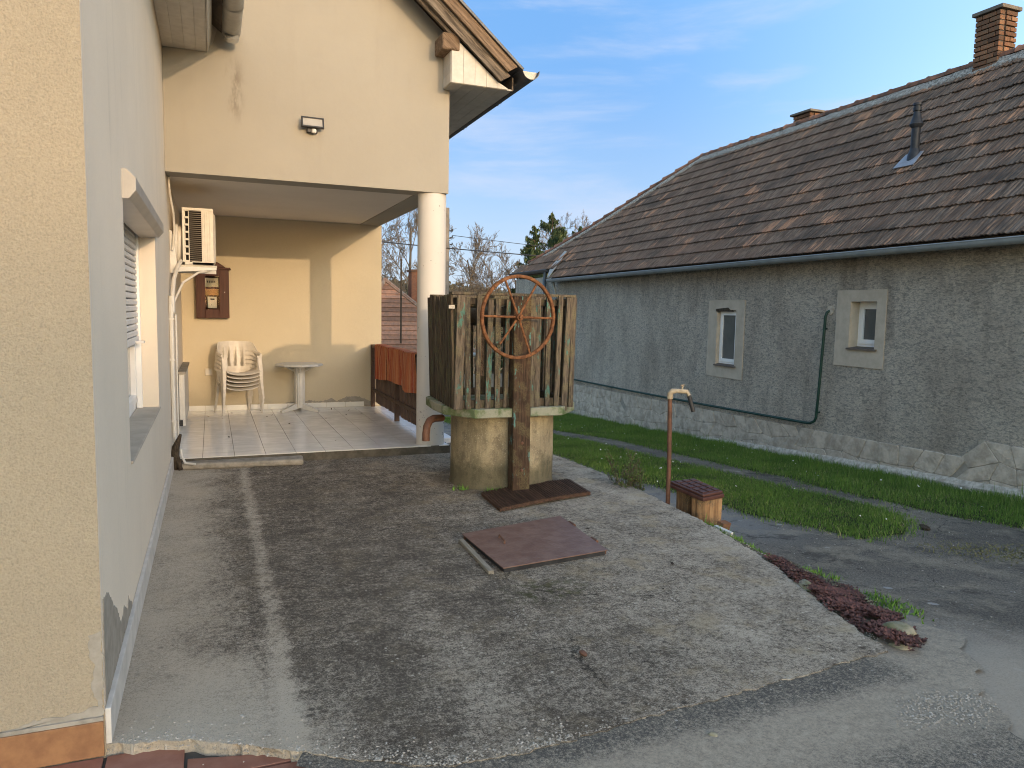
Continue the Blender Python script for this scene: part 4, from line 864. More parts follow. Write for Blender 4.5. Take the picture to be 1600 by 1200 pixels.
# table
tb = thing('plastic_table', (1.16, 11.18, .09), 'small white plastic pedestal table beside the railing side of the stacked chairs', 'table')
q = MB(); q.lathe([(.0, .787), (.31, .787), (.335, .775), (.335, .755), (.325, .75), (.0, .762)], (1.17, 11.18, 0), 8); q.build('table_top', WPLAST, tb, bevel=.004)
q = MB(); q.box((1.17, 11.18, .44), (.115, .115, .60), rotz(R(20))); 
for k in range(4): a = R(20 + 90 * k); q.box((1.17 + .062 * math.cos(a), 11.18 + .062 * math.sin(a), .44), (.012, .06, .60), rotz(a))
q.build('pedestal', WPLAST, tb, bevel=.01)
for k in range(3):
    a = R(205 + 120 * k); d_ = Vector((math.cos(a), math.sin(a), 0)); n_ = Vector((-d_.y, d_.x, 0)); C0 = Vector((1.17, 11.18, 0)); q = MB()
    for w0, w1 in ((.035, .028),):
        A = C0 + d_ * .03; B_ = C0 + d_ * .30
        q.add([A - n_ * w0 + Vector((0, 0, .13)), A + n_ * w0 + Vector((0, 0, .13)), A + n_ * w0 + Vector((0, 0, .22)), A - n_ * w0 + Vector((0, 0, .22)), B_ - n_ * w1 + Vector((0, 0, .091)), B_ + n_ * w1 + Vector((0, 0, .091)), B_ + n_ * w1 + Vector((0, 0, .118)), B_ - n_ * w1 + Vector((0, 0, .118))], [(0, 3, 2, 1), (4, 5, 6, 7), (0, 1, 5, 4), (1, 2, 6, 5), (2, 3, 7, 6), (3, 0, 4, 7)])
    q.build('leg', WPLAST, tb, bevel=.004)
    q = MB(); a2 = a + R(60); d_ = Vector((math.cos(a2), math.sin(a2), 0)); q.tube([C0 + d_ * .04 + Vector((0, 0, .66)), C0 + d_ * .25 + Vector((0, 0, .745))], .018, 6); q.build('top_brace', WPLAST, tb)

# railing
rl = thing('porch_railing', (2.30, 9.9, .09), 'dark brown railing with thin upright bars along the open side of the porch', 'railing')
rx = lambda y: 2.305 - .004 * (y - 8)
for yy in (11.45, 9.86, 8.33):
    q = MB(); q.bb((rx(yy) - .03, yy - .03, .091), (rx(yy) + .03, yy + .03, 1.05 if yy > 11 else 1.0)); q.build('post', RAILW, rl, bevel=.003)
for z_, h_ in ((1.0, .04), (.80, .03), (.335, .045)):
    q = MB(); q.bb((rx(10) - .028, 8.28, z_), (rx(10) + .010, 11.48, z_ + h_)); q.build('rail', RAILW, rl, bevel=.003)
i = 0; y_ = 8.38
bm_ = None
while y_ < 11.42:
    if min(abs(y_ - p) for p in (11.45, 9.86, 8.33)) > .04:
        if bm_ is None:
            q = MB(); q.bb((2.310, y_ - .016, .165), (2.332, y_ + .016, 1.035)); o = q.build('baluster', RAILW, rl); bm_ = (o, y_)
        else:
            o = bm_[0].copy(); sc.collection.objects.link(o); o.parent = rl; o.location = bm_[0].location + Vector((0, y_ - bm_[1], random.uniform(-.006, .01)))
    y_ += .082
# rug over the railing
q = MB(); na, nb = 46, 40; vs = []
def rugp(i, j, o):
    y = 8.72 + 2.33 * i / na; s = -.50 + 1.0 * j / nb      # s: arc length over the rail (negative = house side)
    fold = .034 * math.sin(y * 8.5) + .016 * math.sin(y * 19 + 1) + .008 * math.sin(y * 33); low = .47 + .03 * math.sin(y * 3.0) - .12 * (1 - (i / na)) * .2
    r_ = .035; sd_ = -1 if s < 0 else 1; a = abs(s)
    if a < r_ * 1.5: ang = a / r_; dx = r_ * math.sin(ang); dz = r_ * math.cos(ang)
    else: dx = r_ + .012 * (a) ; dz = -(a - r_ * 1.5) * low / .46
    x = 2.298 + sd_ * (dx + .010 + o) + sd_ * fold * min(1, a * 3) * .8 + (-.02 if sd_ < 0 else .02); z = 1.045 + dz + o * (a < .05) + .006 * math.sin(y * 6) - .018 * (y - 8.7) * 0
    return (x, y, z)
for o_ in (0, -.009):
    for i in range(na + 1):
        for j in range(nb + 1): vs.append(rugp(i, j, o_))
K = (na + 1) * (nb + 1); fs = []
for i in range(na):
    for j in range(nb): a = i * (nb + 1) + j; fs += [(a, a + 1, a + nb + 2, a + nb + 1), (K + a, K + a + nb + 1, K + a + nb + 2, K + a + 1)]
for i in range(na):
    for j in (0, nb): a = i * (nb + 1) + j; fs.append((a, a + nb + 1, a + nb + 1 + K, a + K))
for j in range(nb):
    for i in (0, na): a = i * (nb + 1) + j; fs.append((a, a + 1, a + 1 + K, a + K))
q.add(vs, fs); o = q.build('woven_rug', RUGM, smooth=True); tag(o, 'red and orange striped woven rug hung over the brown porch railing', 'rug')
# bark plank and white tube at the porch corner
q = MB(); pts = [(-.335, 7.86, .003), (-.355, 7.84, .12), (-.345, 7.87, .22), (-.30, 7.9, .34)]
q.tube(pts, [.030, .042, .036, .012], 7); q.tube([(-.30, 7.80, .004), (-.33, 7.83, .10), (-.35, 7.86, .20)], [.022, .028, .014], 6); o = q.build('bark_piece', BARK); tag(o, 'dark piece of bark leaning in the corner where the porch step meets the wall', 'wood')
q = MB(); q.tube([(-.30, 7.86, .20), (-.29, 7.84, .13), (-.26, 7.79, .07), (-.17, 7.74, .066)], .012, 7); o = q.build('drain_hose', WPLAST, smooth=True); tag(o, 'short white drain hose ending beside the bark on the porch step', 'hose')
# ================================================================== THE WELL
WC = Vector((2.53, 6.53, 0))
well = thing('draw_well', tuple(WC), 'old round concrete well with a slatted wooden cage and a rusty crank wheel', 'well')
q = MB(); N = 64; vs = []
for z_ in (0, .04, .12, .25, .4, .55, .679):
    for k in range(N):
        a = 2 * math.pi * k / N; r_ = .482 + .006 * mnoise.noise((math.cos(a) * 3, math.sin(a) * 3, z_ * 5)) + (.012 if z_ < .02 else 0)
        vs.append((WC.x + r_ * math.cos(a), WC.y + r_ * math.sin(a), z_))
q.add(vs, [(i * N + k, i * N + (k + 1) % N, (i + 1) * N + (k + 1) % N, (i + 1) * N + k) for i in range(6) for k in range(N)]); q.build('well_ring', WELLM, well, smooth=True)
# cap slabs: an octagon cut by the post
def cap(poly, name='cap_slab'):
    q = MB(); q.ext([(x, y, .682) for x, y in poly], (0, 0, .078)); return q.build(name, CAPM, well, bevel=.008)
cap([(2.395, 5.93), (2.395, 6.30), (1.86, 6.55), (1.865, 6.24), (2.05, 5.925)])
cap([(2.56, 5.93), (2.88, 5.945), (3.13, 6.22), (3.14, 6.55), (2.56, 6.30)])
cap([(1.86, 6.555), (2.395, 6.305), (2.56, 6.305), (3.14, 6.555), (3.13, 6.92), (2.90, 7.14), (2.04, 7.14), (1.90, 6.95)])
# cage frame
cz0, cz1 = .762, 1.735
FL, FR, BR_, BL = Vector((1.90, 5.995)), Vector((2.99, 6.02)), Vector((2.99, 7.03)), Vector((1.985, 7.03))
tilt = {0: 0}
def bar(a, b_, z0, z1, th, name='frame_rail', mat=SLATD, off=0.):
    d_ = (b_ - a).normalized(); n_ = Vector((-d_.y, d_.x)); q = MB(); A = a + n_ * off; B_ = b_ + n_ * off
    q.ext([(A.x, A.y, z0), (B_.x, B_.y, z0), (B_.x + n_.x * th, B_.y + n_.y * th, z0), (A.x + n_.x * th, A.y + n_.y * th, z0)], (0, 0, z1 - z0)); return q.build(name, mat, well, bevel=.003)
for a, b_ in ((FL, FR), (FR, BR_), (BR_, BL), (BL, FL)):
    e = (b_ - a).normalized() * .03
    bar(a + e, b_ - e, cz0 + .002, cz0 + .07, .045); bar(a + e, b_ - e, cz1 - .09, cz1 - .035, .04)
bar(FL + Vector((-.05, .0)), FR + Vector((.02, 0)), cz1 - .012, cz1 + .012, .09, 'top_board', SLATW, -.02)
bar(BL + Vector((-.02, -.05)), BR_ + Vector((.0, -.05)), cz1 - .02, cz1 + .004, .09, 'top_board', SLATW, -.0)
bar(Vector((2.42, 6.5)), Vector((3.0, 6.54)), cz1 - .03, cz1 + .0, .18, 'top_board', SLATW)
def slat(p, wd, z0, z1, d_, lean=0., th=.022, off=-.024, mat=SLATW, lout=0.):
    """one upright slat standing on the line with direction d_"""
    n_ = Vector((-d_.y, d_.x)); q = MB(); A = p + n_ * off; P4 = []
    for (s_, t_) in ((-wd / 2, 0), (wd / 2, 0), (wd / 2, th), (-wd / 2, th)): P4.append(A + d_ * s_ + n_ * t_)
    up = Vector((d_.x * lean - n_.x * lout, d_.y * lean - n_.y * lout, z1 - z0)); q.ext([(a.x, a.y, z0) for a in P4], up)
    o = q.build('slat', mat, well, bevel=.0025); return o
dF = (FR - FL).normalized()
fr_sl = [(-.005, .075, .03), (.085, .046, -.01), (.170, .042, .012), (.262, .048, .01), (.35, .05, -.012), (.425, .038, .008), (.73, .050, -.02), (.825, .045, -.012), (.915, .046, .015), (.995, .055, .02), (1.06, .045, .0), (.655, .045, .0)]
for s_, wd, ln in fr_sl:
    slat(FL + dF * (s_ + .02), wd, cz0 + random.uniform(-.055, -.0) * (s_ > .5 or s_ < .4) + .0, cz1 - random.uniform(.0, .05), dF, ln - .015 * (s_ < .2), lout=.02)
dL = (FL - BL).normalized()
for i in range(11): slat(BL + dL * (.03 + i * .098), .058, cz0 + random.uniform(-.02, .01), cz1 - random.uniform(.0, .03), dL, random.uniform(-.015, .015), mat=SLATD, lout=.03)
dB = (BR_ - BL).normalized()
for i in range(11): slat(BL + dB * (.04 + i * .093), .055, cz0 + .003, cz1 - random.uniform(.02, .06), dB, random.uniform(-.02, .02), mat=SLATD, off=.045)
dR = (BR_ - FR).normalized()
for i in range(11): slat(FR + dR * (.03 + i * .092), .055, cz0 + .0, cz1 - random.uniform(.0, .05), dR, random.uniform(-.02, .02), lout=.02)
for c_ in (FL + Vector((.05, .05)), FR + Vector((-.05, .05)), BL + Vector((.05, -.06)), BR_ + Vector((-.05, -.05))):
    q = MB(); q.bb((c_.x - .025, c_.y - .025, cz0), (c_.x + .025, c_.y + .025, cz1 - .03)); q.build('corner_post', SLATD, well, bevel=.003)
# big post in front carrying the wheel, and rear post
q = MB(); q.ext([(2.398, 5.905, .0), (2.557, 5.905, .0), (2.557, 6.03, .0), (2.398, 6.03, .0)], (-.022, -.01, 1.72)); q.build('wheel_post', POSTW, well, bevel=.006)
q = MB(); q.ext([(2.53, 5.935, .765), (2.60, 5.935, .765), (2.60, 5.96, .765), (2.53, 5.96, .765)], (-.01, -.01, .94)); q.build('side_plank', SLATW, well, bevel=.003)
q = MB(); q.ext([(2.43, 6.98, .765), (2.57, 6.98, .765), (2.57, 7.02, .765), (2.43, 7.02, .765)], (0, 0, .93)); q.build('rear_post', SLATD, well, bevel=.004)
for z_ in (.22, .46): 
    q = MB(); q.lathe([(.0, -.016), (.012, -.012), (.014, 0)], (2.475, 5.903, z_), 8, (0, 1, 0)); q.build('bolt', RUSTB, well)
# drum and rope roller in the cage
q = MB(); q.lathe([(.07, 0), (.09, .01), (.09, .70), (.07, .71)], (2.36, 6.15, 1.54), 18, (0, 1, 0)); q.build('rope_drum', SLATD, well, smooth=True)
q = MB(); q.tube([(2.20, 6.2, 1.36), (2.2, 6.2, 1.02)], .022, 8); q.build('hanging_rod', BARGE2, well)
q = MB(); q.tube([(1.93, 6.05, 1.66), (2.15, 6.04, 1.655)], [.035, .045], 8); q.build('log_end', SLATD, well)
# wheel
HC = Vector((2.352, 5.74, 1.545)); wq = Matrix.Rotation(R(6), 3, 'Z')
def wheelp(r_, a, d=0.): return HC + wq @ Vector((r_ * math.cos(a), d, r_ * math.sin(a)))
q = MB(); vs = []; fs = []; NR = 72; prof = [(.318, -.026), (.342, -.030), (.350, -.018), (.350, .018), (.342, .030), (.318, .026), (.322, .014), (.334, .010), (.334, -.010), (.322, -.014)]
prof = [(.321, -.012), (.327, -.017), (.343, -.017), (.348, -.011), (.348, .011), (.343, .017), (.327, .017), (.321, .012)]
for k in range(NR):
    for r_, d_ in prof: vs.append(wheelp(r_ * (1 + .004 * math.sin(k * .17)), 2 * math.pi * k / NR, d_))
m_ = len(prof)
for k in range(NR):
    for j in range(m_): a = k * m_; b_ = ((k + 1) % NR) * m_; fs.append((a + j, b_ + j, b_ + (j + 1) % m_, a + (j + 1) % m_))
q.add(vs, fs); wh = q.build('crank_wheel', RUST, well, smooth=True)
for a in (2, 182, 62, 116, 236, 294):
    a = R(a - 3); q = MB(); q.tube([wheelp(.03, a), wheelp(.323, a)], .0095, 8); q.build('spoke', RUST, wh, smooth=True)
q = MB(); q.tube([wheelp(0, 0, -.035), wheelp(0, 0, .045)], .028, 14); q.tube([wheelp(0, 0, -.052), wheelp(0, 0, -.03)], .016, 12); q.build('hub', RUST, wh, smooth=True)
q = MB(); q.tube([wheelp(0, 0, .04), Vector((2.36, 6.9, 1.545))], .013, 8); q.build('axle', RUSTB, well, smooth=True)
q = MB(); a = R(232); q.tube([wheelp(.30, a, .0), wheelp(.30, a, -.02), wheelp(.30, a, .10)], .018, 8); q.build('crank_grip', SLATD, wh)
q = MB(); q.tube([(1.96, 6.6, .60), (1.86, 6.52, .61), (1.80, 6.45, .60), (1.765, 6.41, .555), (1.755, 6.40, .49), (1.755, 6.40, .43)], .034, 12); o = q.build('spout_pipe', RUSTB, well, smooth=True)
q = MB(); q.box((1.845, 5.965, 1.62), (.05, .02, .03)); q.build('latch', LIME, well)

# things on the slab
mt = thing('ribbed_board', (2.6, 5.8, 0), 'dark rusty ribbed board lying flat at the foot of the well post', 'board')
A, B_, C_, D_ = Vector((2.135, 5.975, 0)), Vector((3.10, 6.215, 0)), Vector((3.05, 5.70, 0)), Vector((2.10, 5.43, 0))
q = MB(); nseg = 12; top = []; 
for k in range(nseg + 1):
    t = k / nseg; s_ = .012 * math.sin(t * 3.0) + .0
    for P_, Q_ in ((A, B_), (D_, C_)): p = P_.lerp(Q_, t); top.append(p + Vector((0, 0, .032 + s_)))
low = [p - Vector((0, 0, .026)) for p in top]; K = len(top); q.add(top + low, [(2 * k, 2 * k + 1, 2 * k + 3, 2 * k + 2) for k in range(nseg)] + [(K + 2 * k, K + 2 * k + 2, K + 2 * k + 3, K + 2 * k + 1) for k in range(nseg)] + [(2 * k + 1, K + 2 * k + 1, K + 2 * k + 3, 2 * k + 3) for k in range(nseg)] + [(2 * k, 2 * k + 2, K + 2 * k + 2, K + 2 * k) for k in range(nseg)] + [(0, K, K + 1, 1), (K - 2, K - 1, 2 * K - 1, 2 * K - 2)])
q.build('board_plate', MATM, mt)
for k in range(34):     # ribs
    t = .015 + k * .0285; s0 = .012 * math.sin(t * 3); t2 = min(t + .10, 1.); s1 = .012 * math.sin(t2 * 3); a = A.lerp(B_, t) + Vector((0, 0, .033 + s0)); d_ = D_.lerp(C_, t) + Vector((0, 0, .033 + s0)); e = (B_ - A).normalized() * .013
    if t + .02 > 1: break
    q = MB(); q.ext([a, a + e, d_ + e, d_], (0, 0, .006)); q.build('rib', MATM, mt)
ht = thing('hatch_cover', (2.0, 4.55, 0), 'reddish brown checkered steel hatch cover with a small handle on the concrete', 'hatch')
hp = [Vector(p) for p in ((1.596, 4.852, 0), (1.584, 4.092, 0), (2.412, 4.215, 0), (2.483, 5.107, 0))]; cen = sum(hp, Vector()) / 4
hp = [Vector((1.60, 4.87, .0)), Vector((1.62, 4.12, .0)), Vector((2.40, 4.225, .0)), Vector((2.46, 5.08, .0))]
q = MB(); q.ext([p + Vector((0, 0, .030)) for p in hp], (0, 0, .007)); q.build('cover_plate', HATCHM, ht, bevel=.0015)
q = MB(); cen = sum(hp, Vector()) / 4; q.ext([cen + (p - cen) * .965 for p in hp], (0, 0, .029)); q.build('frame_ring', BLACKP, ht)  # ring coloured black to stand in for the shaded gap under the cover
q = MB(); a = Vector((1.815, 4.70, .038)); b_ = Vector((1.80, 4.56, .038)); q.tube([a, a + Vector((0, 0, .018)), b_ + Vector((0, 0, .018)), b_], .006, 6); q.build('handle', RUSTB, ht)
for t in (.25, .72):
    p = hp[3].lerp(hp[2], t) ; q = MB(); q.tube([p + Vector((.012, .045, .030)), p + Vector((.008, -.045, .030))], .012, 8); q.build('hinge', RUSTB, ht)
for p in ((1.63, 4.85), (2.38, 4.26)): q = MB(); q.box((p[0], p[1] , .016), (.04, .03, .024)); q.build('clamp_lug', RUSTB, ht)
q = MB(); q.ext([(1.555, 4.80, .003), (1.585, 4.80, .003), (1.563, 4.125, .003), (1.528, 4.13, .003)], (0, 0, .022)); o = q.build('wood_lath', LATH, bevel=.002); tag(o, 'pale strip of lath along the left edge of the steel hatch cover', 'lath')

# standpipe
sp = thing('water_standpipe', (3.66, 5.42, -.3), 'thin rusty standpipe with beige elbow tap and black rubber spout beside the slab edge', 'tap')
q = MB(); q.tube([(3.66, 5.42, -.35), (3.658, 5.42, .3), (3.64, 5.42, .885)], .019, 12); q.build('pipe', RUSTB, sp, smooth=True)
q = MB(); q.tube([(3.64, 5.42, .87), (3.64, 5.42, .915), (3.655, 5.415, .935), (3.69, 5.40, .94), (3.77, 5.36, .935), (3.785, 5.35, .90)], [.026, .026, .026, .02, .02, .018], 10); q.tube([(3.735, 5.38, .945), (3.735, 5.38, .985)], .008, 8); q.box((3.735, 5.38, .99), (.05, .012, .010), rotz(.5)); q.build('elbow_tap', BRASSY, sp, smooth=True)
q = MB(); q.tube([(3.784, 5.35, .905), (3.80, 5.345, .85), (3.825, 5.335, .765)], .018, 10); q.build('rubber_spout', BLACKP, sp, smooth=True)

# lidded bin on split stumps
bn = thing('lidded_bin', (3.82, 5.2, -.30), 'brown gridded plastic lid resting on orange split wood stumps beside the slab', 'bin')
L = [Vector((3.69, 5.47)), Vector((3.665, 4.93)), Vector((3.93, 5.00)), Vector((3.99, 5.50))]
q = MB(); q.ext([(p.x, p.y, .085) for p in L], (0, 0, .032)); c2 = sum(L, Vector((0, 0))) / 4; q.ext([(c2.x + (p.x - c2.x) * .93, c2.y + (p.y - c2.y) * .95, .118) for p in L], (0, 0, .022)); ld = q.build('lid', BINLID, bn, bevel=.008)
q = MB()
for i in range(5):
    for j in range(3):
        u0, u1, v0, v1 = (i + .12) / 5, (i + .88) / 5, (j + .14) / 3, (j + .86) / 3
        Lp = lambda u, v: (L[0].lerp(L[1], .06 + u * .88)).lerp(L[3].lerp(L[2], .06 + u * .88), .08 + v * .84)
        P4 = [Lp(u0, v0), Lp(u1, v0), Lp(u1, v1), Lp(u0, v1)]; q.ext([(p.x, p.y, .1405) for p in P4], (0, 0, .008))
q.build('lid_grid', BINLID, ld, bevel=.002)
def stump(cx, cy, sx, sy, z0, z1, a, seed):
    rnd_ = random.Random(seed); q = MB(); n_ = 22; vs = []
    rr = [1 + rnd_.uniform(-.10, .06) for _ in range(n_)]
    for z_, k_ in ((z0, 1.04), (z0 + (z1 - z0) * .4, 1.0), (z0 + (z1 - z0) * .8, 1.02), (z1, 1.03)):
        for k in range(n_):
            t = 2 * math.pi * k / n_; cx_, sn_ = math.cos(t), math.sin(t); m2 = max(abs(cx_), abs(sn_)); m2 = 1 / (m2 ** .6)
            p = Vector((cx_ * sx * m2 * rr[k] * k_, sn_ * sy * m2 * rr[k] * k_)); p.rotate(Matrix.Rotation(a, 2)); vs.append((cx + p.x, cy + p.y, z_))
    q.add(vs, [(i * n_ + k, i * n_ + (k + 1) % n_, (i + 1) * n_ + (k + 1) % n_, (i + 1) * n_ + k) for i in range(3) for k in range(n_)] + [tuple(range(3 * n_, 4 * n_))]); return q.build('stump', STUMPW, bn)
stump(3.80, 5.07, .115, .095, -.36, .083, .1, 3); stump(3.83, 5.34, .10, .10, -.36, .083, -.2, 5)
q = MB(); q.box((3.74, 4.78, -.14), (.10, .06, .20), euler(.2, .1, .3)); o = q.build('brick_fragment', BRICK); tag(o, 'broken bit of brick on the ground just in front of the wood stumps', 'brick')
q = MB(); q.ext([(3.53, 4.60, -.035), (3.565, 4.61, -.035), (3.57, 4.42, -.04), (3.54, 4.41, -.04)], (0, 0, .03)); o = q.build('white_board', WPLAST, bevel=.003); tag(o, 'short white strip lying along the slab edge in front of the stumps', 'board')

# ================================================================== THE NEIGHBOUR'S HOUSE
nh = thing('neighbour_house', (9.4, 10, -.8), 'long single storey grey rendered house with an old tiled roof across the drive', 'house')
nxw = lambda Y_: 8.49 + .047 * (Y_ - 5.63)
NO = Vector((nxw(0), 0, 0)); NU = RU; NN = -RW            # wall faces -X
sU = lambda Y_: Y_ / RU.y                                   # distance along the wall for a given Y
w2 = (sU(7.83), sU(8.31), 1.145, 1.825); w1 = (sU(11.02), sU(11.60), .67, 1.69)
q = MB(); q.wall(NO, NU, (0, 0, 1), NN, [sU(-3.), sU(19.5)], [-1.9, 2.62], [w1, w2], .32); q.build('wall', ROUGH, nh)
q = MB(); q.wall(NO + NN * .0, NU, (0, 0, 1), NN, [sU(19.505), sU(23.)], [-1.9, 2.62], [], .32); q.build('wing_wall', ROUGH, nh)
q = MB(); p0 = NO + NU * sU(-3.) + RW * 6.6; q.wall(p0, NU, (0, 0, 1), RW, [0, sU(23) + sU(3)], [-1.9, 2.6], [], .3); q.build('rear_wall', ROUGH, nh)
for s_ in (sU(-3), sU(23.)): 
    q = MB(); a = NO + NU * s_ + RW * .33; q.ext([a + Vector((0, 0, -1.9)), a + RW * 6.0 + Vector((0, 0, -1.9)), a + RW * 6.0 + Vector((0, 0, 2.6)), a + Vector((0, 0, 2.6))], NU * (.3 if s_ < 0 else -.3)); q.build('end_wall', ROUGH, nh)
def surround(wd, u0, u1, z0, z1, name='window_surround'):
    q = MB(); q.wall(NO + NN * .012, NU, (0, 0, 1), NN, [u0, u1], [z0, z1], [(wd[0] + .0, wd[1] - .0, wd[2], wd[3])], .0115); return q.build(name, SURR, nh)
surround(w2, sU(7.66), sU(8.585), .89, 1.99); surround(w1, sU(10.78), sU(11.89), .45, 1.87)
def nwin(wd, rec, fw):
    u0, u1, z0, z1 = wd; O = NO - NN * rec; q = MB()
    q.wall(O, NU, (0, 0, 1), NN, [u0 + .002, u1 - .002], [z0 + .035, z1 - .002], [(u0 + fw, u1 - fw, z0 + .03 + fw, z1 - fw)], .06); fo = q.build('window', WPVC, nh)
    q = MB(); q.wall(O + NN * .014, NU, (0, 0, 1), NN, [u0 + fw * .72, u1 - fw * .72], [z0 + .03 + fw * .72, z1 - fw * .72], [(u0 + fw * 1.7, u1 - fw * 1.7, z0 + .03 + fw * 1.75, z1 - fw * 1.7)], .04); q.build('sash', WPVC, fo)
    q = MB(); a = O - NN * .01; q.ext([a + NU * (u0 + fw) + Vector((0, 0, z0 + fw)), a + NU * (u1 - fw) + Vector((0, 0, z0 + fw)), a + NU * (u1 - fw) + Vector((0, 0, z1 - fw)), a + NU * (u0 + fw) + Vector((0, 0, z1 - fw))], -NN * .006); q.build('pane', GLASS, fo)
    q = MB(); a = NO + NN * .04; q.ext([a + NU * (u0 - .05) + Vector((0, 0, z0 - .012)), a + NU * (u1 + .02) + Vector((0, 0, z0 - .012)), a - NN * (rec + .03) + NU * (u1 + .02) + Vector((0, 0, z0 + .012)), a - NN * (rec + .03) + NU * (u0 - .05) + Vector((0, 0, z0 + .012))], (0, 0, .022)); q.build('sill', simple('brown_sill', (.17, .14, .115), None, 12, .9, .2), fo)
for wd, rc_ in ((w2, .17), (w1, .07)):
    for (a0, a1, b0, b1) in ((wd[0], wd[0] + .003, wd[2], wd[3]), (wd[1] - .003, wd[1], wd[2], wd[3]), (wd[0] + .004, wd[1] - .004, wd[3] - .003, wd[3])):
        q = MB(); q.ext([NO + NU * a0 + Vector((0, 0, b0)), NO + NU * a1 + Vector((0, 0, b0)), NO + NU * a1 + Vector((0, 0, b1)), NO + NU * a0 + Vector((0, 0, b1))], -NN * rc_); q.build('reveal_plaster', SURR, nh)
nwin(w2, .15, .062); nwin(w1, .06, .056)
q = MB(); a = NO + NN * .02 + Vector((0, 0, 1.665)); q.ext([a + NU * (w1[0] + .12), a + NU * (w1[1] + .04), a + NU * (w1[1] + .04) + Vector((0, 0, .045)), a + NU * (w1[0] + .25) + Vector((0, 0, .07))], -NN * .05); q.build('rotten_lintel', BARK, nh)
# scored stone plinth: irregular stones, single pieces
jb = MB(); lim = lambda Y_: -.13 - .0125 * (Y_ - 5)      # top of the scored band
def topz(Y_): return (.17 if Y_ < 6.15 else -.07 - .026 * (Y_ - 6.15) if Y_ < 9 else -.145 - .020 * (Y_ - 9))
ys_ = np.arange(1.6, 19.5, .33); rows_ = 0
jb.ext([NO + NN * .001 + NU * sU(y_) + Vector((0, 0, z_)) for y_, z_ in [(1.5, -1.2), (6.14, -1.2), (19.45, -1.6), (19.45, topz(19.45)), (9, topz(9)), (6.16, topz(6.16)), (6.14, .17), (1.5, .17)]], NN * .014)
jb.build('plinth_backing', JOINT, nh)
cnt = 0; grid = {}
for i in range(len(ys_) + 1):
    for j in range(6): grid[i, j] = (1.6 + i * .33 + random.uniform(-.10, .10) + (.16 if j % 2 else 0), random.uniform(-.06, .06))
for i in range(len(ys_)):
    Yc = 1.6 + i * .33; zt = topz(Yc + .16); zb_ = float(gz(8.5, Yc)) - .10; nr = max(2, int(round((zt - zb_) / .24)))
    for j in range(nr):
        c4 = []
        for (di, dj) in ((0, 0), (1, 0), (1, 1), (0, 1)):
            gy_, gz_ = grid[min(i + di, len(ys_)), min(j + dj, 5)]; tt = (j + dj) / nr
            Yy = min(max(gy_, 1.55), 19.4); zz_ = zb_ + (topz(Yy) - zb_) * tt + (gz_ if 0 < j + dj < nr else 0)
            c4.append(Vector((Yy, zz_)))
        if Yc < 6.15 < Yc + .45 and j == nr - 1: pass
        cc = sum(c4, Vector((0, 0))) / 4; P8 = []
        for k in range(4):      # each corner cut to two points for an irregular stone
            a, b_, d_ = c4[k - 1], c4[k], c4[(k + 1) % 4]; r1_, r2_ = random.uniform(.02, .13), random.uniform(.02, .13); P8 += [b_.lerp(a, r1_), b_.lerp(d_, r2_)]
        P8 = [cc + (p - cc) * .985 for p in P8]; dpt = random.uniform(.020, .030); q = MB()
        W3 = lambda p, d_: NO + NU * sU(p.x) + Vector((0, 0, p.y)) + NN * d_
        Q8 = [cc + (p - cc) * random.uniform(.945, .97) for p in P8]; vs = [W3(p, .016) for p in P8] + [W3(p, dpt) for p in Q8] + [W3(cc, dpt + .006)]
        q.add(vs, [(k, (k + 1) % 8, 8 + (k + 1) % 8, 8 + k) for k in range(8)] + [(8 + k, 8 + (k + 1) % 8, 16) for k in range(8)])
        q.build('plinth_stone', STONE, nh)
# pale footing
q = MB(); vs = []; NY = 60
for k in range(NY + 1):
    Y_ = 1.5 + (13.5) * k / NY; g0 = float(gz(8.4, Y_)); h_ = .09 * (1 - sst(9., 14., Y_)) + .012 * mnoise.noise((Y_ * 3, 0, 0)); o_ = .07 + .02 * mnoise.noise((Y_ * 2, 5, 0)) + .05 * (1 - sst(5.5, 9., Y_)); b0 = NO + NU * sU(Y_)
    for d_, z_ in ((.0, g0 + h_ + .05), (.045, g0 + h_ + .03), (o_, g0 + h_ - .02), (o_ + .01, g0 - .1)): p = b0 + NN * (d_ + .0); vs.append((p.x, p.y, z_))
q.add(vs, [(4 * k + j, 4 * k + 4 + j, 4 * k + 5 + j, 4 * k + 1 + j) for k in range(NY) for j in range(3)]); q.build('lime_footing', LIME, nh, smooth=True)
# green gas pipe
q = MB(); hp_ = lambda Y_, z_, d_=.055: NO + NN * d_ + NU * sU(Y_) + Vector((0, 0, z_))
pts = [hp_(19.0, -.205), hp_(15., -.165), hp_(11.85, -.115), hp_(9.1, -.055), hp_(8.95, -.045), hp_(8.86, -.0), hp_(8.83, .06), hp_(8.80, .6), hp_(8.755, 1.60), hp_(8.74, 1.665, .045), hp_(8.73, 1.69, .0)]
q.tube(pts, .021, 10); gp = q.build('gas_pipe', PIPEG, nh, smooth=True)
for Y_, z_ in ((8.77, 1.42), (8.825, .14), (10.3, -.085), (12.6, -.13), (15.4, -.17)):
    q = MB(); q.tube([hp_(Y_, z_, -.0), hp_(Y_ - .03, z_, .07)], .014, 6); q.build('pipe_clip', PIPEG, gp)
q = MB(); q.lathe([(.075, 0), (.07, .012), (.02, .014)], hp_(8.72, 1.695, .001), 14, tuple(NN)); q.build('pipe_collar', LIME, gp)

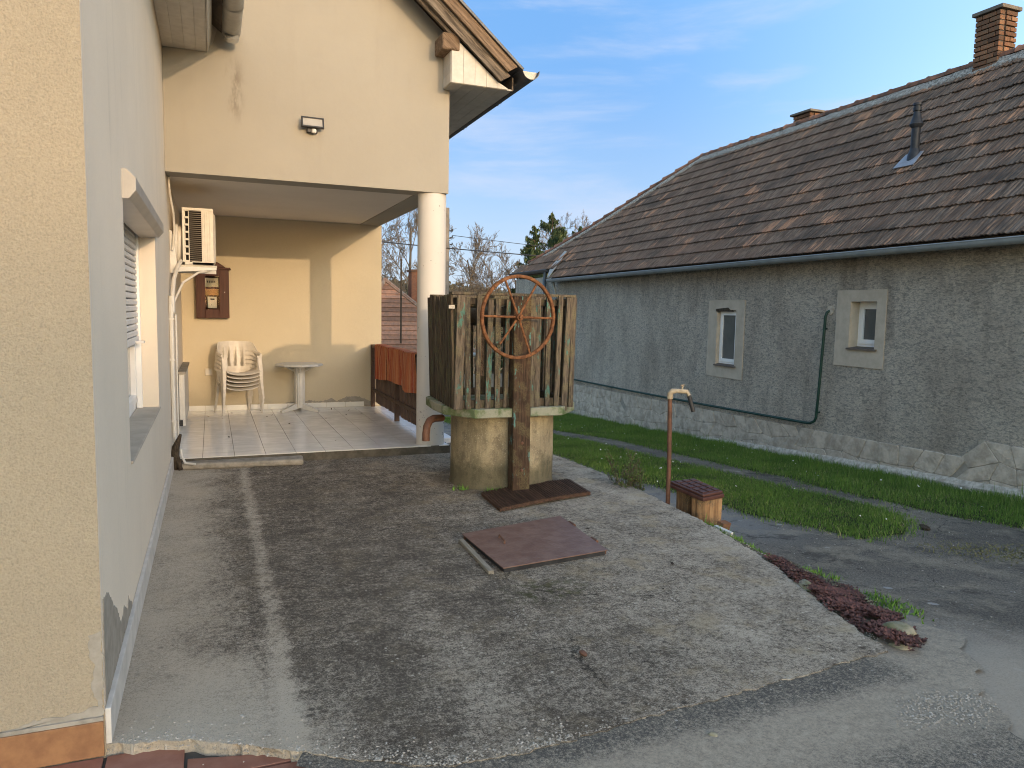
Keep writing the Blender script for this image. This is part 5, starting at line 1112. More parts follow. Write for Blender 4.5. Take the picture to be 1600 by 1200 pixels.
# roof: battens' slab underneath, single tiles on it
RH = 4.45                     # slope length to the ridge
U1 = sU(19.45 - RY0)
def RP(u, v, n_=0.): return RE + RU * u + RV * v + RN * n_
hip = [(sU(23.2 - RY0), .55), (sU(22.6 - RY0), .80), (sU(20.0 - RY0), 2.25), (sU(16.85 - RY0), RH)]
def hipu(v):
    if v < hip[0][1]: return hip[0][0]
    for (u0, v0), (u1, v1) in zip(hip[:-1], hip[1:]):
        if v <= v1: return u0 + (u1 - u0) * (v - v0) / (v1 - v0)
    return hip[-1][0]
def valu(v): return U1 + .60 * max(0, min(1, (v - .05) / 1.05)) if v < 1.1 else 99
q = MB(); q.ext([RP(-4, .0, -.05), RP(U1, .0, -.05), RP(valu(1.09), 1.1, -.05), RP(hipu(1.1), 1.1, -.05), RP(hip[2][0], hip[2][1], -.05), RP(hip[3][0], RH, -.05), RP(-4, RH, -.05)], -RN * .08); q.build('roof_slab', BARGE, nh)
q = MB(); q.ext([RP(valu(.35), .37, .0), RP(hip[1][0], .37, .0), RP(hip[1][0], .8, .0), RP(hipu(1.15), 1.15, .0), RP(valu(1.0), 1.15, .0)], -RN * .10); q.build('wing_roof_slab', BARGE, nh)
rtop = RP(0, RH); far_w = 6.6
q = MB(); a = RP(-4, RH, -.05); b_ = RP(hip[3][0], RH, -.05); zdrop = Vector((0, 0, -3.1)); q.ext([a, b_, b_ + RW * 3.5 + zdrop + RU * 4, a + RW * 3.5 + zdrop], -RN * .05); q.build('rear_roof_slope', ROOFM, nh)
q = MB(); q.ext([RP(hip[3][0], RH, -.06), RP(hip[2][0], hip[2][1], -.06), RP(hip[1][0], hip[1][1], -.06), b_ + RW * 3.5 + zdrop + RU * 5.5], (0, 0, -.06)); q.build('hip_roof_slope', ROOFM, nh)
# tile mesh in (u,v,n): ribbed profile
def tile_geo(u0=0., v0=0., n0=0.):
    prof = [(0, .0), (.018, .016), (.036, .018), (.050, .004), (.085, .000), (.098, .010), (.112, .010), (.125, .0), (.160, .000), (.174, .014), (.196, .016), (.2105, .002)]
    vs = []; fs = []; ln = TL + .045
    for v_, lift in ((0, .030), (ln, .0)):
        for (a, h_) in prof: vs.append((u0 + a, v0 + v_, n0 + h_ + lift))
        for (a, h_) in prof: vs.append((u0 + a, v0 + v_, n0 + h_ + lift - .014))
    m_ = len(prof); K = 2 * m_
    for i in range(m_ - 1): fs += [(i, i + 1, K + i + 1, K + i), (i + 1, i, m_ + i, m_ + i + 1)]
    fs += [(0, K, K + m_, m_), (m_ - 1, 2 * m_ - 1, K + 2 * m_ - 1, K + m_ - 1)]
    return vs, fs
cells = []
NRW = 13; TLr = RH / NRW
for j in range(NRW):
    v0 = j * TL
    for i in range(int(-1.5 / TW), int((hip[0][0]) / TW) + 1):
        u0 = i * TW; vc = v0 + TL * .5
        if u0 + TW * .6 > hipu(vc): continue
        if u0 + TW > valu(vc):
            if v0 < .3: continue
            cells.append((u0, v0, .055)); continue
        cells.append((u0, v0, .0))
# the tiles that show largest: nearest to the camera and in view
camp = Vector((0, 0, 1.59))
def shown(c_):
    p = RP(c_[0] + .1, c_[1] + .17); d_ = p - camp; px = 800 + 1170 * d_.dot(right) / d_.dot(fwd); return (0 if px < 1610 else 1, d_.length)
cells.sort(key=shown)
vs, fs = tile_geo(); tme = bpy.data.meshes.new('roof_tile'); tme.from_pydata(vs, [], fs); tme.materials.append(ROOFM)
Mx = Matrix((RU, RV, RN)).transposed().to_4x4()
for k, (u0, v0, n0) in enumerate(cells[:300]):
    o = bpy.data.objects.new('roof_tile', tme); sc.collection.objects.link(o); o.parent = nh
    p = RP(u0, v0, n0 + random.uniform(-.003, .004)) - OFF[nh]; rot = (Mx @ Matrix.Rotation(random.uniform(-.012, .012), 4, 'Z') @ Matrix.Rotation(random.uniform(-.012, .010), 4, 'X')); o.matrix_local = Matrix.Translation(p) @ rot
q = MB()
for (u0, v0, n0) in cells[300:]:
    du = random.uniform(-.004, .004); vs, fs = tile_geo(u0 + du, v0 + random.uniform(-.006, .006), n0 + random.uniform(-.003, .005)); q.add([RP(*p) for p in vs], fs)
q.build('roof_tiles', ROOFM, nh, kind='stuff')
# ridge and hip tiles
def ridge_tile(a, b_, r0=.105, r1=.085, kk=0):
    q = MB(); d_ = (b_ - a).normalized(); s_ = d_.cross(Vector((0, 0, 1))).normalized(); up = s_.cross(d_); vs = []; NN_ = 10
    for p, r_ in ((a, r0), (a + (b_ - a) * .06, r0 + .014), (a + (b_ - a) * .12, r0), (b_, r1)):
        for k in range(NN_ + 1):
            t = math.pi * k / NN_; vs.append(p + s_ * math.cos(t) * r_ + up * (math.sin(t) * r_ - .035))
    K = NN_ + 1; q.add(vs, [(i * K + k, i * K + k + 1, (i + 1) * K + k + 1, (i + 1) * K + k) for i in range(3) for k in range(NN_)] + [tuple(range(NN_, -1, -1)), tuple(3 * K + k for k in range(K))]); return q.build('ridge_tile', RIDGEM, nh, smooth=True)
up_ = Vector((0, 0, .06)); a = RP(.0, RH) + up_; L_ = hip[3][0]; nrt = int(L_ / .40)
for k in range(nrt):
    p = RP(k * L_ / nrt, RH) + up_; r_ = RP((k + 1) * L_ / nrt + .03, RH) + up_; r_.z -= .02; ridge_tile(r_ + Vector((0, 0, random.uniform(-.0, .02))), p)
for (u0, v0), (u1, v1) in zip(hip[1:-1], hip[2:]):
    a = RP(u0, v0) + up_; b_ = RP(u1, v1) + up_; n_ = max(1, int((b_ - a).length / .40))
    for k in range(n_):
        p = a.lerp(b_, k / n_); r_ = a.lerp(b_, (k + 1.06) / n_); ridge_tile(p + Vector((0, 0, .012)), r_)
q = MB(); vs = []; NM = 120     # mortar bed under the ridge
for k in range(NM + 1):
    u = L_ * k / NM; wv = mnoise.noise((u * 3.1, 0, 4)) * .035
    for v_, n_ in ((RH - .22 + wv, .022), (RH - .19 + wv, .046), (RH - .06, .075)): vs.append(RP(u, v_, n_ + .012 * mnoise.noise((u * 12, v_ * 9, 0))))
q.add(vs, [(3 * k + j, 3 * k + 3 + j, 3 * k + 4 + j, 3 * k + 1 + j) for k in range(NM) for j in range(2)]); q.build('ridge_mortar', MORTW, nh)
q = MB(); vs = []     # mortar along the hip
for (u0, v0), (u1, v1) in zip(hip[1:-1], hip[2:]):
    for k in range(30):
        t = k / 30; u = u0 + (u1 - u0) * t; v = v0 + (v1 - v0) * t
        for du, n_ in ((-.26 + .05 * mnoise.noise((v * 5, 0, 0)), .024), (-.22, .05), (-.04, .07)): vs.append(RP(u + du, v - .05, n_))
q.add(vs, [(3 * k + j, 3 * k + 1 + j, 3 * k + 4 + j, 3 * k + 3 + j) for k in range(len(vs) // 3 - 1) for j in range(2)]); q.build('hip_mortar', MORTW, nh)
# valley flashing of the wing
q = MB(); q.ext([RP(U1 - .05, .02, .05), RP(U1 + .06, .0, .05), RP(valu(.45) + .30, .42, .075), RP(valu(1.05) + .1, 1.12, .08), RP(valu(1.05) - .05, 1.1, .06)], RN * .012); q.build('valley_flashing', simple('pale_flashing', (.42, .40, .36), (.30, .28, .25), 9, .7, .2), nh)
# gutters
ge = RE - RW * .03 + Vector((0, 0, -.015)) + RU * (-1.5)
y1_ = 19.42
def slgutter(name, mat, Y0, Y1, z, r, dx, rings, joint=True):
    x0 = 8.24 + .047 * (Y0 - 5.63) + dx; return gutter(name, mat, x0, Y0, Y1, z, r, nh, sx=.047, rings=rings)
slgutter('front_gutter', GUTTER, -.5, 19.45, 2.50, .072, -.03, (5.2, 6.4, 7.9, 9.8, 12.2, 14.9, 17.3))
slgutter('wing_gutter', DGUTTER, 20.1, 23.4, 2.83, .075, .22, (21.6,))
q = MB(); q.tube([(8.93, 19.30, 2.44), (8.96, 19.30, 2.30), (9.02, 19.30, 2.10), (9.06, 19.30, 1.9), (9.06, 19.30, -.9)], .045, 10); q.build('downpipe', GUTTER, nh, smooth=True)
q = MB(); q.tube([(9.15, 20.3, 2.78), (9.12, 20.3, 2.5), (9.0, 20.0, 2.2), (9.0, 19.9, 1.9), (9.0, 19.9, -.9)], .05, 10); q.build('downpipe', DGUTTER, nh, smooth=True)
q = MB(); a = RE + RW * .02; q.ext([RP(-1.5, .02, -.13), RP(U1, .02, -.13), RP(U1, .34, -.16) , RP(-1.5, .34, -.16)], (0, 0, -.02)); q.build('eaves_boards', BARGE, nh)
# chimneys of single bricks
def chimney(x0, y0, lx, ly, z0, z1, base, capt=.06, over=.045):
    cq = MB(); cq.bb((x0 + .014, y0 + .014, base), (x0 + lx - .014, y0 + ly - .014, z1)); ch = cq.build('chimney', MORTAR, nh)
    h_ = .062; cz = z0; row = 0; pitch = .078
    while cz + h_ < z1 + .01:
        def run(A, B_, nrm, shift):
            d_ = (B_ - A); Lr = d_.length; d_.normalize(); s_ = 0; first = True
            while s_ < Lr - .01:
                ln = (.115 if (first and shift) else .235); e = min(s_ + ln, Lr); first = False
                if Lr - e < .05: e = Lr
                c_ = A + d_ * (s_ + e) / 2 - nrm * .045; w_ = e - s_ - .011; q = MB(); pr = random.uniform(.0, .008); dim = (w_, .11, h_ + random.uniform(-.004, .004)); rt_ = Matrix((d_, -nrm, Vector((0, 0, 1)))).transposed()
                q.box(c_ + nrm * (pr) + Vector((0, 0, cz + h_ / 2 + random.uniform(-.002, .002))), dim, rt_); o_ = q.build('brick', BRICK, ch, bevel=.006); s_ = e
        A, B_, C_, D_ = Vector((x0, y0, 0)), Vector((x0 + lx, y0, 0)), Vector((x0 + lx, y0 + ly, 0)), Vector((x0, y0 + ly, 0)); al = row % 2
        run(D_, A + Vector((0, .0, 0)), Vector((-1, 0, 0)), al); run(A + Vector((.103, 0, 0)), B_, Vector((0, -1, 0)), 1 - al)
        run(B_ + Vector((0, .12, 0)), C_, Vector((1, 0, 0)), al); run(C_ - Vector((.12, 0, 0)), D_ + Vector((.12, 0, 0)), Vector((0, 1, 0)), 1 - al)
        cz += pitch; row += 1
    q = MB(); q.bb((x0 - over, y0 - over, cz + .002), (x0 + lx + over, y0 + ly + over, cz + capt)); q.build('chimney_cap', CHCAP, ch, bevel=.008); return ch
chimney(11.42, 8.43, .36, .42, 5.46, 6.42, 5.2)
chimney(11.95, 12.95, .42, .50, 5.80, 5.98, 5.2, .05, .06)
# black flue with its skirt
q = MB(); fb = Vector((9.84, 8.47, 3.93)); q.tube([fb + Vector((-.02, 0, -.05)), fb + Vector((0, 0, .13))], [.105, .088], 16); q.tube([fb + Vector((0, 0, .13)), fb + Vector((.0, 0, .20))], [.088, .066], 16); q.tube([fb + Vector((0, 0, .18)), fb + Vector((0, 0, .58))], .062, 16)
q.lathe([(.062, .50), (.098, .545), (.10, .56), (.090, .565), (.045, .72), (.045, .75), (.060, .752), (.062, .80), (.048, .803), (.048, .83), (.062, .832), (.060, .865), (.0, .87)], fb, 18); q.build('flue_pipe', BLACKP, nh, smooth=True)
a = fb; q = MB(); uu = (fb - RE).dot(RU); vv_ = (fb - RE).dot(RV); q.ext([RP(uu - .17, vv_ - .19, .045), RP(uu + .20, vv_ - .19, .045), RP(uu + .18, vv_ + .12, .05), RP(uu - .14, vv_ + .12, .05)], RN * .012); q.build('flue_skirt', simple('lead_flashing', (.30, .31, .34), (.22, .22, .24), 9, .5, .2), nh)
# ================================================================== PLANTS
def blades(name, polys, dens, h, w_, mat, zf=gz, lean=.5, seed=1, clump=0, dz=.0, kind='stuff', hmod=None, edge=.05):
    rng = np.random.default_rng(seed); VV = []; 
    for poly, dn in polys:
        xs = [p[0] for p in poly]; ys = [p[1] for p in poly]; A = (max(xs) - min(xs)) * (max(ys) - min(ys)); n = int(A * dn * dens)
        x = rng.uniform(min(xs), max(xs), n); y = rng.uniform(min(ys), max(ys), n)
        xj = x + rng.normal(0, edge, n); yj = y + rng.normal(0, edge, n); k = inpoly(x, y, poly); VV.append(np.stack([xj[k], yj[k]], 1))
    P = np.concatenate(VV); n = len(P); z = zf(P[:, 0], P[:, 1]) + dz
    pat = np.array([mnoise.noise((float(a) * 1.7, float(b) * 1.7, 0)) for a, b in P[::1]]) if n < 160000 else np.zeros(n)
    hh = h * rng.uniform(.45, 1.25, n) * (1 + .6 * pat); 
    if hmod is not None: hh = hh * hmod(P[:, 0], P[:, 1])
    tall = rng.uniform(0, 1, n) > .985; hh = np.where(tall, hh * 2.1, hh)
    an = rng.uniform(0, 2 * np.pi, n); la = rng.uniform(0, 2 * np.pi, n); ll = rng.uniform(0, lean, n) * hh
    dx = np.cos(an) * w_ / 2 * rng.uniform(.6, 1.4, n); dy = np.sin(an) * w_ / 2
    base = np.stack([P[:, 0], P[:, 1], z], 1); tip = base + np.stack([np.cos(la) * ll, np.sin(la) * ll, hh], 1)
    d_ = np.stack([dx, dy, np.zeros(n)], 1); V = np.stack([base - d_, base + d_, tip], 1).reshape(-1, 3); F = np.arange(3 * n).reshape(-1, 3)
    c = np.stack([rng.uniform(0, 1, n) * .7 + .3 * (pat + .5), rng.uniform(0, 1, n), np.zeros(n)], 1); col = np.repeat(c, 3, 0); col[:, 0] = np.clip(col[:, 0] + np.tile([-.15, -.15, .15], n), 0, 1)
    return npmesh(name, V, F, mat, col, kind)
def leaves(P, Nrm, size, rng, asp=.6):
    """small quads centred on P, roughly facing Nrm"""
    n = len(P); Nn_ = Nrm + rng.normal(0, .55, (n, 3)); Nn_ /= np.linalg.norm(Nn_, axis=1, keepdims=True) + 1e-9
    a = rng.normal(0, 1, (n, 3)); a -= Nn_ * (a * Nn_).sum(1, keepdims=True); a /= np.linalg.norm(a, axis=1, keepdims=True) + 1e-9; b = np.cross(Nn_, a)
    s_ = (size * rng.uniform(.6, 1.3, n))[:, None] if np.ndim(size) == 0 else size[:, None]; V = np.stack([P - a * s_, P + b * s_ * asp, P + a * s_, P - b * s_ * asp], 1).reshape(-1, 3); return V, np.arange(4 * n).reshape(-1, 4)
DRYG = grassmat('dry_straw', (.22, .19, .10), (.34, .29, .16), (.16, .22, .06))
for PL_, sd_ in ((ISL, 61), (STA, 62)):
    o = blades('dry_straw', [(PL_, 1)], 420, .030, .007, DRYG, seed=sd_, lean=2.2, edge=.14); tag(o, 'dry straw and thatch among the grass of the ' + ('middle strip' if sd_ == 61 else 'verge by the grey wall'), 'straw', kind='stuff')
near_st = [(p[0] + (.0), p[1]) for p in STA]
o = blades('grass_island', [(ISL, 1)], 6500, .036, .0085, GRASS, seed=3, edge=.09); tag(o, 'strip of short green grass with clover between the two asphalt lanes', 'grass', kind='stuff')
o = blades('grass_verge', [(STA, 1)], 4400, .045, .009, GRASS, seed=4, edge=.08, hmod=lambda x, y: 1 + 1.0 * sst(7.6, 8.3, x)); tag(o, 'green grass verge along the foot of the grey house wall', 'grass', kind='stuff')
CL2 = [(3.66, 3.42), (3.80, 3.4), (3.78, 3.05), (3.62, 2.9), (3.55, 2.95), (3.64, 3.2)]
CLV = [(3.56, 4.9), (3.80, 4.95), (3.88, 4.4), (3.92, 3.8), (3.74, 3.74), (3.60, 3.95), (3.52, 4.3)]
o = blades('clover_strip', [(CLV, 1), (CL2, .6)], 8000, .032, .012, CLOVER, seed=5, lean=1.2, edge=.05, zf=bank); tag(o, 'bright green clover creeping along the broken edge of the slab', 'clover', kind='stuff')
o = blades('dry_grass_tuft', [([(5.35, 4.2), (5.6, 4.38), (6.2, 4.0), (6.9, 3.7), (6.6, 3.4), (5.8, 3.75)], 1)], 2600, .018, .012, grassmat('dry_grass', (.12, .12, .05), (.20, .18, .08), (.25, .22, .12)), seed=8, lean=2., edge=.12); tag(o, 'dry yellowish moss and grass growing through the asphalt', 'grass', kind='stuff')
# daisies
rng = np.random.default_rng(5); P = []
while len(P) < 100:
    x, y = rng.uniform(4.9, 8.6), rng.uniform(4.5, 17)
    if inpoly(np.array(x), np.array(y), ISL) or inpoly(np.array(x), np.array(y), STA): P.append((x, y, float(gz(x, y)) + .055))
P = np.array(P); V, F = leaves(P, np.tile([0, -.4, 1.], (len(P), 1)), .011, rng, 1.); DAISY = simple('daisy_white', (.75, .75, .70), None, 5, .8, 0); o = npmesh('daisies', V, F, DAISY, kind='stuff'); tag(o, 'tiny white daisies dotted over the grass strips', 'flowers', kind='stuff')
# sedum bed: rosettes of fleshy leaves over a low mound
SED = [(3.38, 3.82), (3.55, 3.90), (3.73, 3.76), (3.67, 3.45), (3.55, 3.18), (3.43, 2.86), (3.27, 2.58), (3.06, 2.50), (3.10, 2.80), (3.18, 3.15), (3.28, 3.5)]
cent = []
while len(cent) < 4200:
    x, y = rng.uniform(2.95, 4.15), rng.uniform(2.4, 4.5)
    if inpoly(np.array(x), np.array(y), SED): cent.append((x, y))
cent = np.array(cent); hgt = np.array([.002 + .035 * (mnoise.noise((a * 5, b * 5, 0)) + .5) for a, b in cent]); cent += rng.normal(0, .022, cent.shape); kp = cent[:, 0] > EDX(cent[:, 1]) - .01; kp &= np.array([mnoise.noise((a * 4.5, b * 4.5, 30)) > -.42 for a, b in cent]); cent = cent[kp]; hgt = hgt[kp]; zc = bank(cent[:, 0], cent[:, 1]) + .012 + hgt
VV = []; FF = []; CC = []; nv = 0
th = rng.uniform(0, 6.28, (len(cent), 9)); rs_ = rng.uniform(.009, .017, len(cent))
base = np.stack([cent[:, 0], cent[:, 1], zc], 1); tone = np.array([mnoise.noise((a * 3.2, b * 3.2, 9)) for a, b in cent])
for k in range(9):
    a = th[:, k]; d_ = np.stack([np.cos(a), np.sin(a), rng.uniform(.05, .8, len(cent))], 1); s_ = np.stack([-np.sin(a), np.cos(a), 0 * a], 1); r_ = rs_[:, None]
    V = np.stack([base, base + d_ * r_ * .6 + s_ * r_ * .35, base + d_ * r_ * 1.25, base + d_ * r_ * .6 - s_ * r_ * .35], 1).reshape(-1, 3); VV.append(V); c = np.stack([np.clip(.5 + tone * .9 + rng.normal(0, .2, len(cent)), 0, 1), np.clip(rng.uniform(0, 1, len(cent)) - .15 + .5 * (tone < -.25), 0, 1), 0 * a], 1); CC.append(np.repeat(c, 4, 0))
V = np.concatenate(VV); o = npmesh('sedum_bed', V, np.arange(len(V)).reshape(-1, 4), SEDUM, np.concatenate(CC), kind='stuff'); tag(o, 'low bed of dark red sedum rosettes along the curved slab edge', 'sedum', kind='stuff')
# stones along the bed
STN = simple('mossy_stone', (.30, .27, .20), (.14, .14, .075), 9, .95, .7, 40, .008)
def rock(name, c, r_, sq, seed, mat, label, cat='stone', group=None):
    import bmesh
    bm = bmesh.new(); bmesh.ops.create_icosphere(bm, subdivisions=3, radius=1)
    for v in bm.verts:
        p = v.co.copy(); d_ = 1 + .28 * mnoise.noise(p * 1.1 + Vector((seed, 0, 0))) + .10 * mnoise.noise(p * 3.1 + Vector((0, seed, 0))); v.co = Vector((p.x * sq[0] * d_, p.y * sq[1] * d_, p.z * sq[2] * d_)) * r_
        v.co.rotate(Matrix.Rotation(seed, 3, 'Z'))
    me = bpy.data.meshes.new(name); bm.to_mesh(me); bm.free(); me.materials.append(mat); me.polygons.foreach_set('use_smooth', [True] * len(me.polygons)); me.set_sharp_from_angle(angle=R(32)); o = bpy.data.objects.new(name, me); sc.collection.objects.link(o); o.location = c; tag(o, label, cat, group); return o
rock('stone', (3.24, 2.68, .0), .085, (1.0, .75, .55), 2.4, STN, 'largest pale stone at the near end of the red sedum bed')
rock('stone', (3.26, 3.36, -.005), .06, (1.5, .7, .4), 4.1, STN, 'flat mossy stone on the slab side of the sedum bed')
rock('stone', (3.10, 2.56, -.01), .035, (1.5, .8, .5), 5.1, STN, 'small tan stone at the tip of the sedum bed by the slab corner')
rock('clod', (6.05, 4.82, float(gz(6.05, 4.82)) + .02), .05, (1.4, .8, .45), 1.1, BARK, 'dark clod of earth on the asphalt at the tip of the grass island', 'clod')
rock('dry_clod', (1.58, 2.98, .012), .018, (1.3, .9, .7), 1.7, RUSTB, 'small rusty brown clod lying on the open concrete', 'clod')
rock('dry_clod', (1.75, 2.23, -.008), .016, (1.2, .9, .8), 2.7, STN, 'small brown clod on the dusty apron near the crack', 'clod')
# loose pebbles at the broken slab rim
PEB = simple('pebble', (.46, .43, .38), (.30, .26, .20), 40, .8, .2, rv=.3); rng = np.random.default_rng(11); q = MB()
def pebble(c, r_):
    V = [Vector(v) for v in ((1, 0, 0), (-1, 0, 0), (0, 1, 0), (0, -1, 0), (0, 0, .7), (0, 0, -.7))]; a = rng.uniform(0, 3); m_ = rotz(a); q.add([Vector(c) + m_ @ Vector((v.x * r_ * rng.uniform(.8, 1.5), v.y * r_ * rng.uniform(.6, 1.), v.z * r_)) for v in V], [(0, 2, 4), (2, 1, 4), (1, 3, 4), (3, 0, 4), (2, 0, 5), (1, 2, 5), (3, 1, 5), (0, 3, 5)])
for k in range(420):
    i = rng.integers(0, 6); a = Vector(SLAB[i]); b_ = Vector(SLAB[i + 1]); p = a.lerp(b_, rng.uniform(0, 1)); t = rng.exponential(.05); pebble((p.x, p.y + t + .004, -.001), rng.uniform(.003, .0085))
for k in range(900):
    i = rng.integers(0, 9); a = Vector(SLAB[i]); b_ = Vector(SLAB[i + 1]); p = a.lerp(b_, rng.uniform(0, 1)); t = rng.exponential(.035); pebble((p.x + rng.normal(0, .01), p.y + t * .8 - .012, .0 if t * .8 - .012 > 0 else -.018), rng.uniform(.0015, .0055))
for k in range(500): x, y = rng.uniform(-.3, 3.2), rng.uniform(2.5, 6.5); pebble((x, y, .001), rng.uniform(.001, .004))
for k in range(350): x, y = rng.uniform(.4, 2.9), rng.uniform(1.2, 2.35); pebble((x, y, -.012), rng.uniform(.001, .004))
GP = GRV[1]
for k in range(1500):
    x, y = rng.uniform(2.45, 3.1), rng.uniform(1.88, 2.22)
    if inpoly(np.array(x + rng.normal(0, .03)), np.array(y + rng.normal(0, .02)), GP): pebble((x, y, -.003), rng.uniform(.0025, .0062))
for k in range(700): y = rng.uniform(2.5, 4.6); x = float(EDX(y)) + rng.exponential(.10) - .02; pebble((x, y, float(bank(x, y)) + .012), rng.uniform(.002, .006))
for k in range(500):
    x, y = rng.uniform(3.6, 8), rng.uniform(1.8, 8)
    pebble((x, y, float(gz(x, y)) + .006), rng.uniform(.002, .007))
o = q.build('loose_pebbles', PEB, kind='stuff'); tag(o, 'small loose pebbles and grit scattered over the concrete and asphalt', 'pebbles', kind='stuff')
# moss at the well foot and dead leaves
o = blades('well_weeds', [([(2.18, 6.02), (2.39, 5.98), (2.39, 6.08), (2.2, 6.12)], 1), ([(1.95, 6.28), (2.05, 6.2), (2.1, 6.25), (1.98, 6.33)], .5)], 9000, .035, .011, CLOVER, seed=15, lean=1.2, edge=.02, zf=lambda x, y: 0 * x); tag(o, 'small green weeds at the foot of the well beside the post', 'weeds', kind='stuff')
P = np.array([[rng.uniform(-.2, 2.2), rng.uniform(10.6, 11.4), .097] for _ in range(14)] + [[rng.uniform(2.0, 3.3), rng.uniform(3., 6), .006] for _ in range(10)] + [[rng.uniform(-.3, 2.), rng.uniform(8.1, 10.6), .096] for _ in range(5)]); V, F = leaves(P, np.tile([0, 0, 2.], (len(P), 1)), .018, rng, .6); o = npmesh('dry_leaves', V, F, BARK, kind='stuff'); tag(o, 'few dry brown leaf bits scattered on the porch tiles and concrete', 'leaves', kind='stuff')

# branching plants
def branch_mesh(rs, pts0, dir0, length, rad, levels, nb, spread, up, sides=4, seg=4, wob=.12, shrink=.62, out=None, minr=.0, start=.25, droop=0.):
    """recursive limbs as thin tapering tubes; returns verts, faces and tips"""
    V, F, T = out
    def tube(P, r0, r1, sd):
        o = len(V); m_ = len(P)
        for i, p in enumerate(P):
            t = (P[min(i + 1, m_ - 1)] - P[max(i - 1, 0)]).normalized(); a = t.cross(Vector((.3, .2, 1)) if abs(t.z) < .9 else Vector((1, 0, 0))).normalized(); b_ = t.cross(a); r_ = r0 + (r1 - r0) * i / (m_ - 1)
            for k in range(sd): an = 2 * math.pi * k / sd; V.append(p + (a * math.cos(an) + b_ * math.sin(an)) * r_)
        for i in range(m_ - 1):
            for k in range(sd): F.append((o + i * sd + k, o + i * sd + (k + 1) % sd, o + (i + 1) * sd + (k + 1) % sd, o + (i + 1) * sd + k))
    def grow(p, d_, L, r_, lv):
        P = [p.copy()]; dd = d_.copy(); sg = seg + (2 if lv == levels else 0)
        for i in range(sg):
            dd = (dd + Vector((rs.uniform(-wob, wob), rs.uniform(-wob, wob), rs.uniform(-wob, wob) + up * (.5 if lv < levels else 0) - droop * (i / sg)))).normalized(); P.append(P[-1] + dd * L / sg)
        tube(P, r_, max(r_ * (.42 if lv else .5), minr), sides if lv > levels - 2 else 3)
        if lv == 0: T.append((P[-1], dd)); return
        n_ = nb if lv != levels else int(nb * 2.0)
        for k in range(n_):
            t = start + (1 - start) * (k + rs.uniform(0, .9)) / n_; t = min(t, .98); i = min(int(t * sg), sg - 1); q_ = P[i].lerp(P[i + 1], t * sg - i); td = (P[i + 1] - P[i]).normalized()
            a = rs.uniform(0, 2 * math.pi); s_ = td.cross(Vector((math.cos(a), math.sin(a), .2))).normalized(); an = spread * rs.uniform(.7, 1.25); nd = (td * math.cos(an) + s_ * math.sin(an) + Vector((0, 0, up))).normalized()
            grow(q_, nd, L * shrink * rs.uniform(.6, 1.15) * (1 - .45 * t if lv == levels else 1), max(r_ * (1 - .6 * t) * .5, minr), lv - 1)
    grow(Vector(pts0), Vector(dir0).normalized(), length, rad, levels); return V, F, T
def bare_tree(x, y, H, seed, label, levels=4, nb=5, spread=.75, up=.12, shrink=.5, start=.28, lean=(0, 0), thick=1., group='bare trees behind the yard'):
    rs = random.Random(seed); g0 = float(gz(x, y)) + 0; t = thing('bare_tree', (x, y, g0), label, 'tree', group)
    V, F, T = branch_mesh(rs, (x, y, g0 - .2), (lean[0], lean[1], 1), H * .95, .013 * H * thick, levels, nb, spread, up, out=([], [], []), minr=.010, shrink=shrink, start=start, wob=.09)
    # trunk = first tube, crown = the limbs
    ns = 4 * 7; nf = 4 * 6
    def mk(name, vs, fs, c0):
        c = np.tile([c0, rs.random() * .6, 0], (len(vs), 1)).astype(float); return npmesh(name, np.array([tuple(v) for v in vs]), np.array(fs), TREEB, c, parent=t)
    mk('trunk', V[:ns], F[:nf], .2); Fr = [tuple(i - ns for i in f) for f in F[nf:]]; mk('crown', V[ns:], Fr, .6); return t
bare_tree(15.4, 45, 8.3, 11, 'tall bare tree with a straight trunk just right of the utility pole', nb=6)
bare_tree(17.3, 45.5, 7.7, 12, 'slim bare tree, middle one of the row seen over the well cage', nb=5)
bare_tree(18.9, 46, 7.2, 13, 'shorter bare tree close to the left side of the spruces', nb=5)
bare_tree(9.4, 38, 8.8, 14, 'wide bare tree behind the red roofed house, left of the column', nb=6, spread=.9, start=.2)
bare_tree(8.0, 40, 7.6, 21, 'bushy bare tree at the cream wall edge behind the red roof', nb=6, spread=.95, start=.15)
bare_tree(12.1, 42, 6.2, 15, 'dense bare tree directly behind the utility pole', nb=6, spread=.9, start=.18)
bare_tree(13.6, 50, 6.8, 16, 'pale bare tree leaning left behind the straight tall one', nb=6, spread=.9, start=.15)
bare_tree(24.0, 49, 10.0, 18, 'bare tree whose twigs rise between the spruces', nb=6, spread=.7)
bare_tree(26.4, 50, 9.8, 19, 'bare tree topping the hip of the neighbour roof on the right', nb=6, spread=.8)
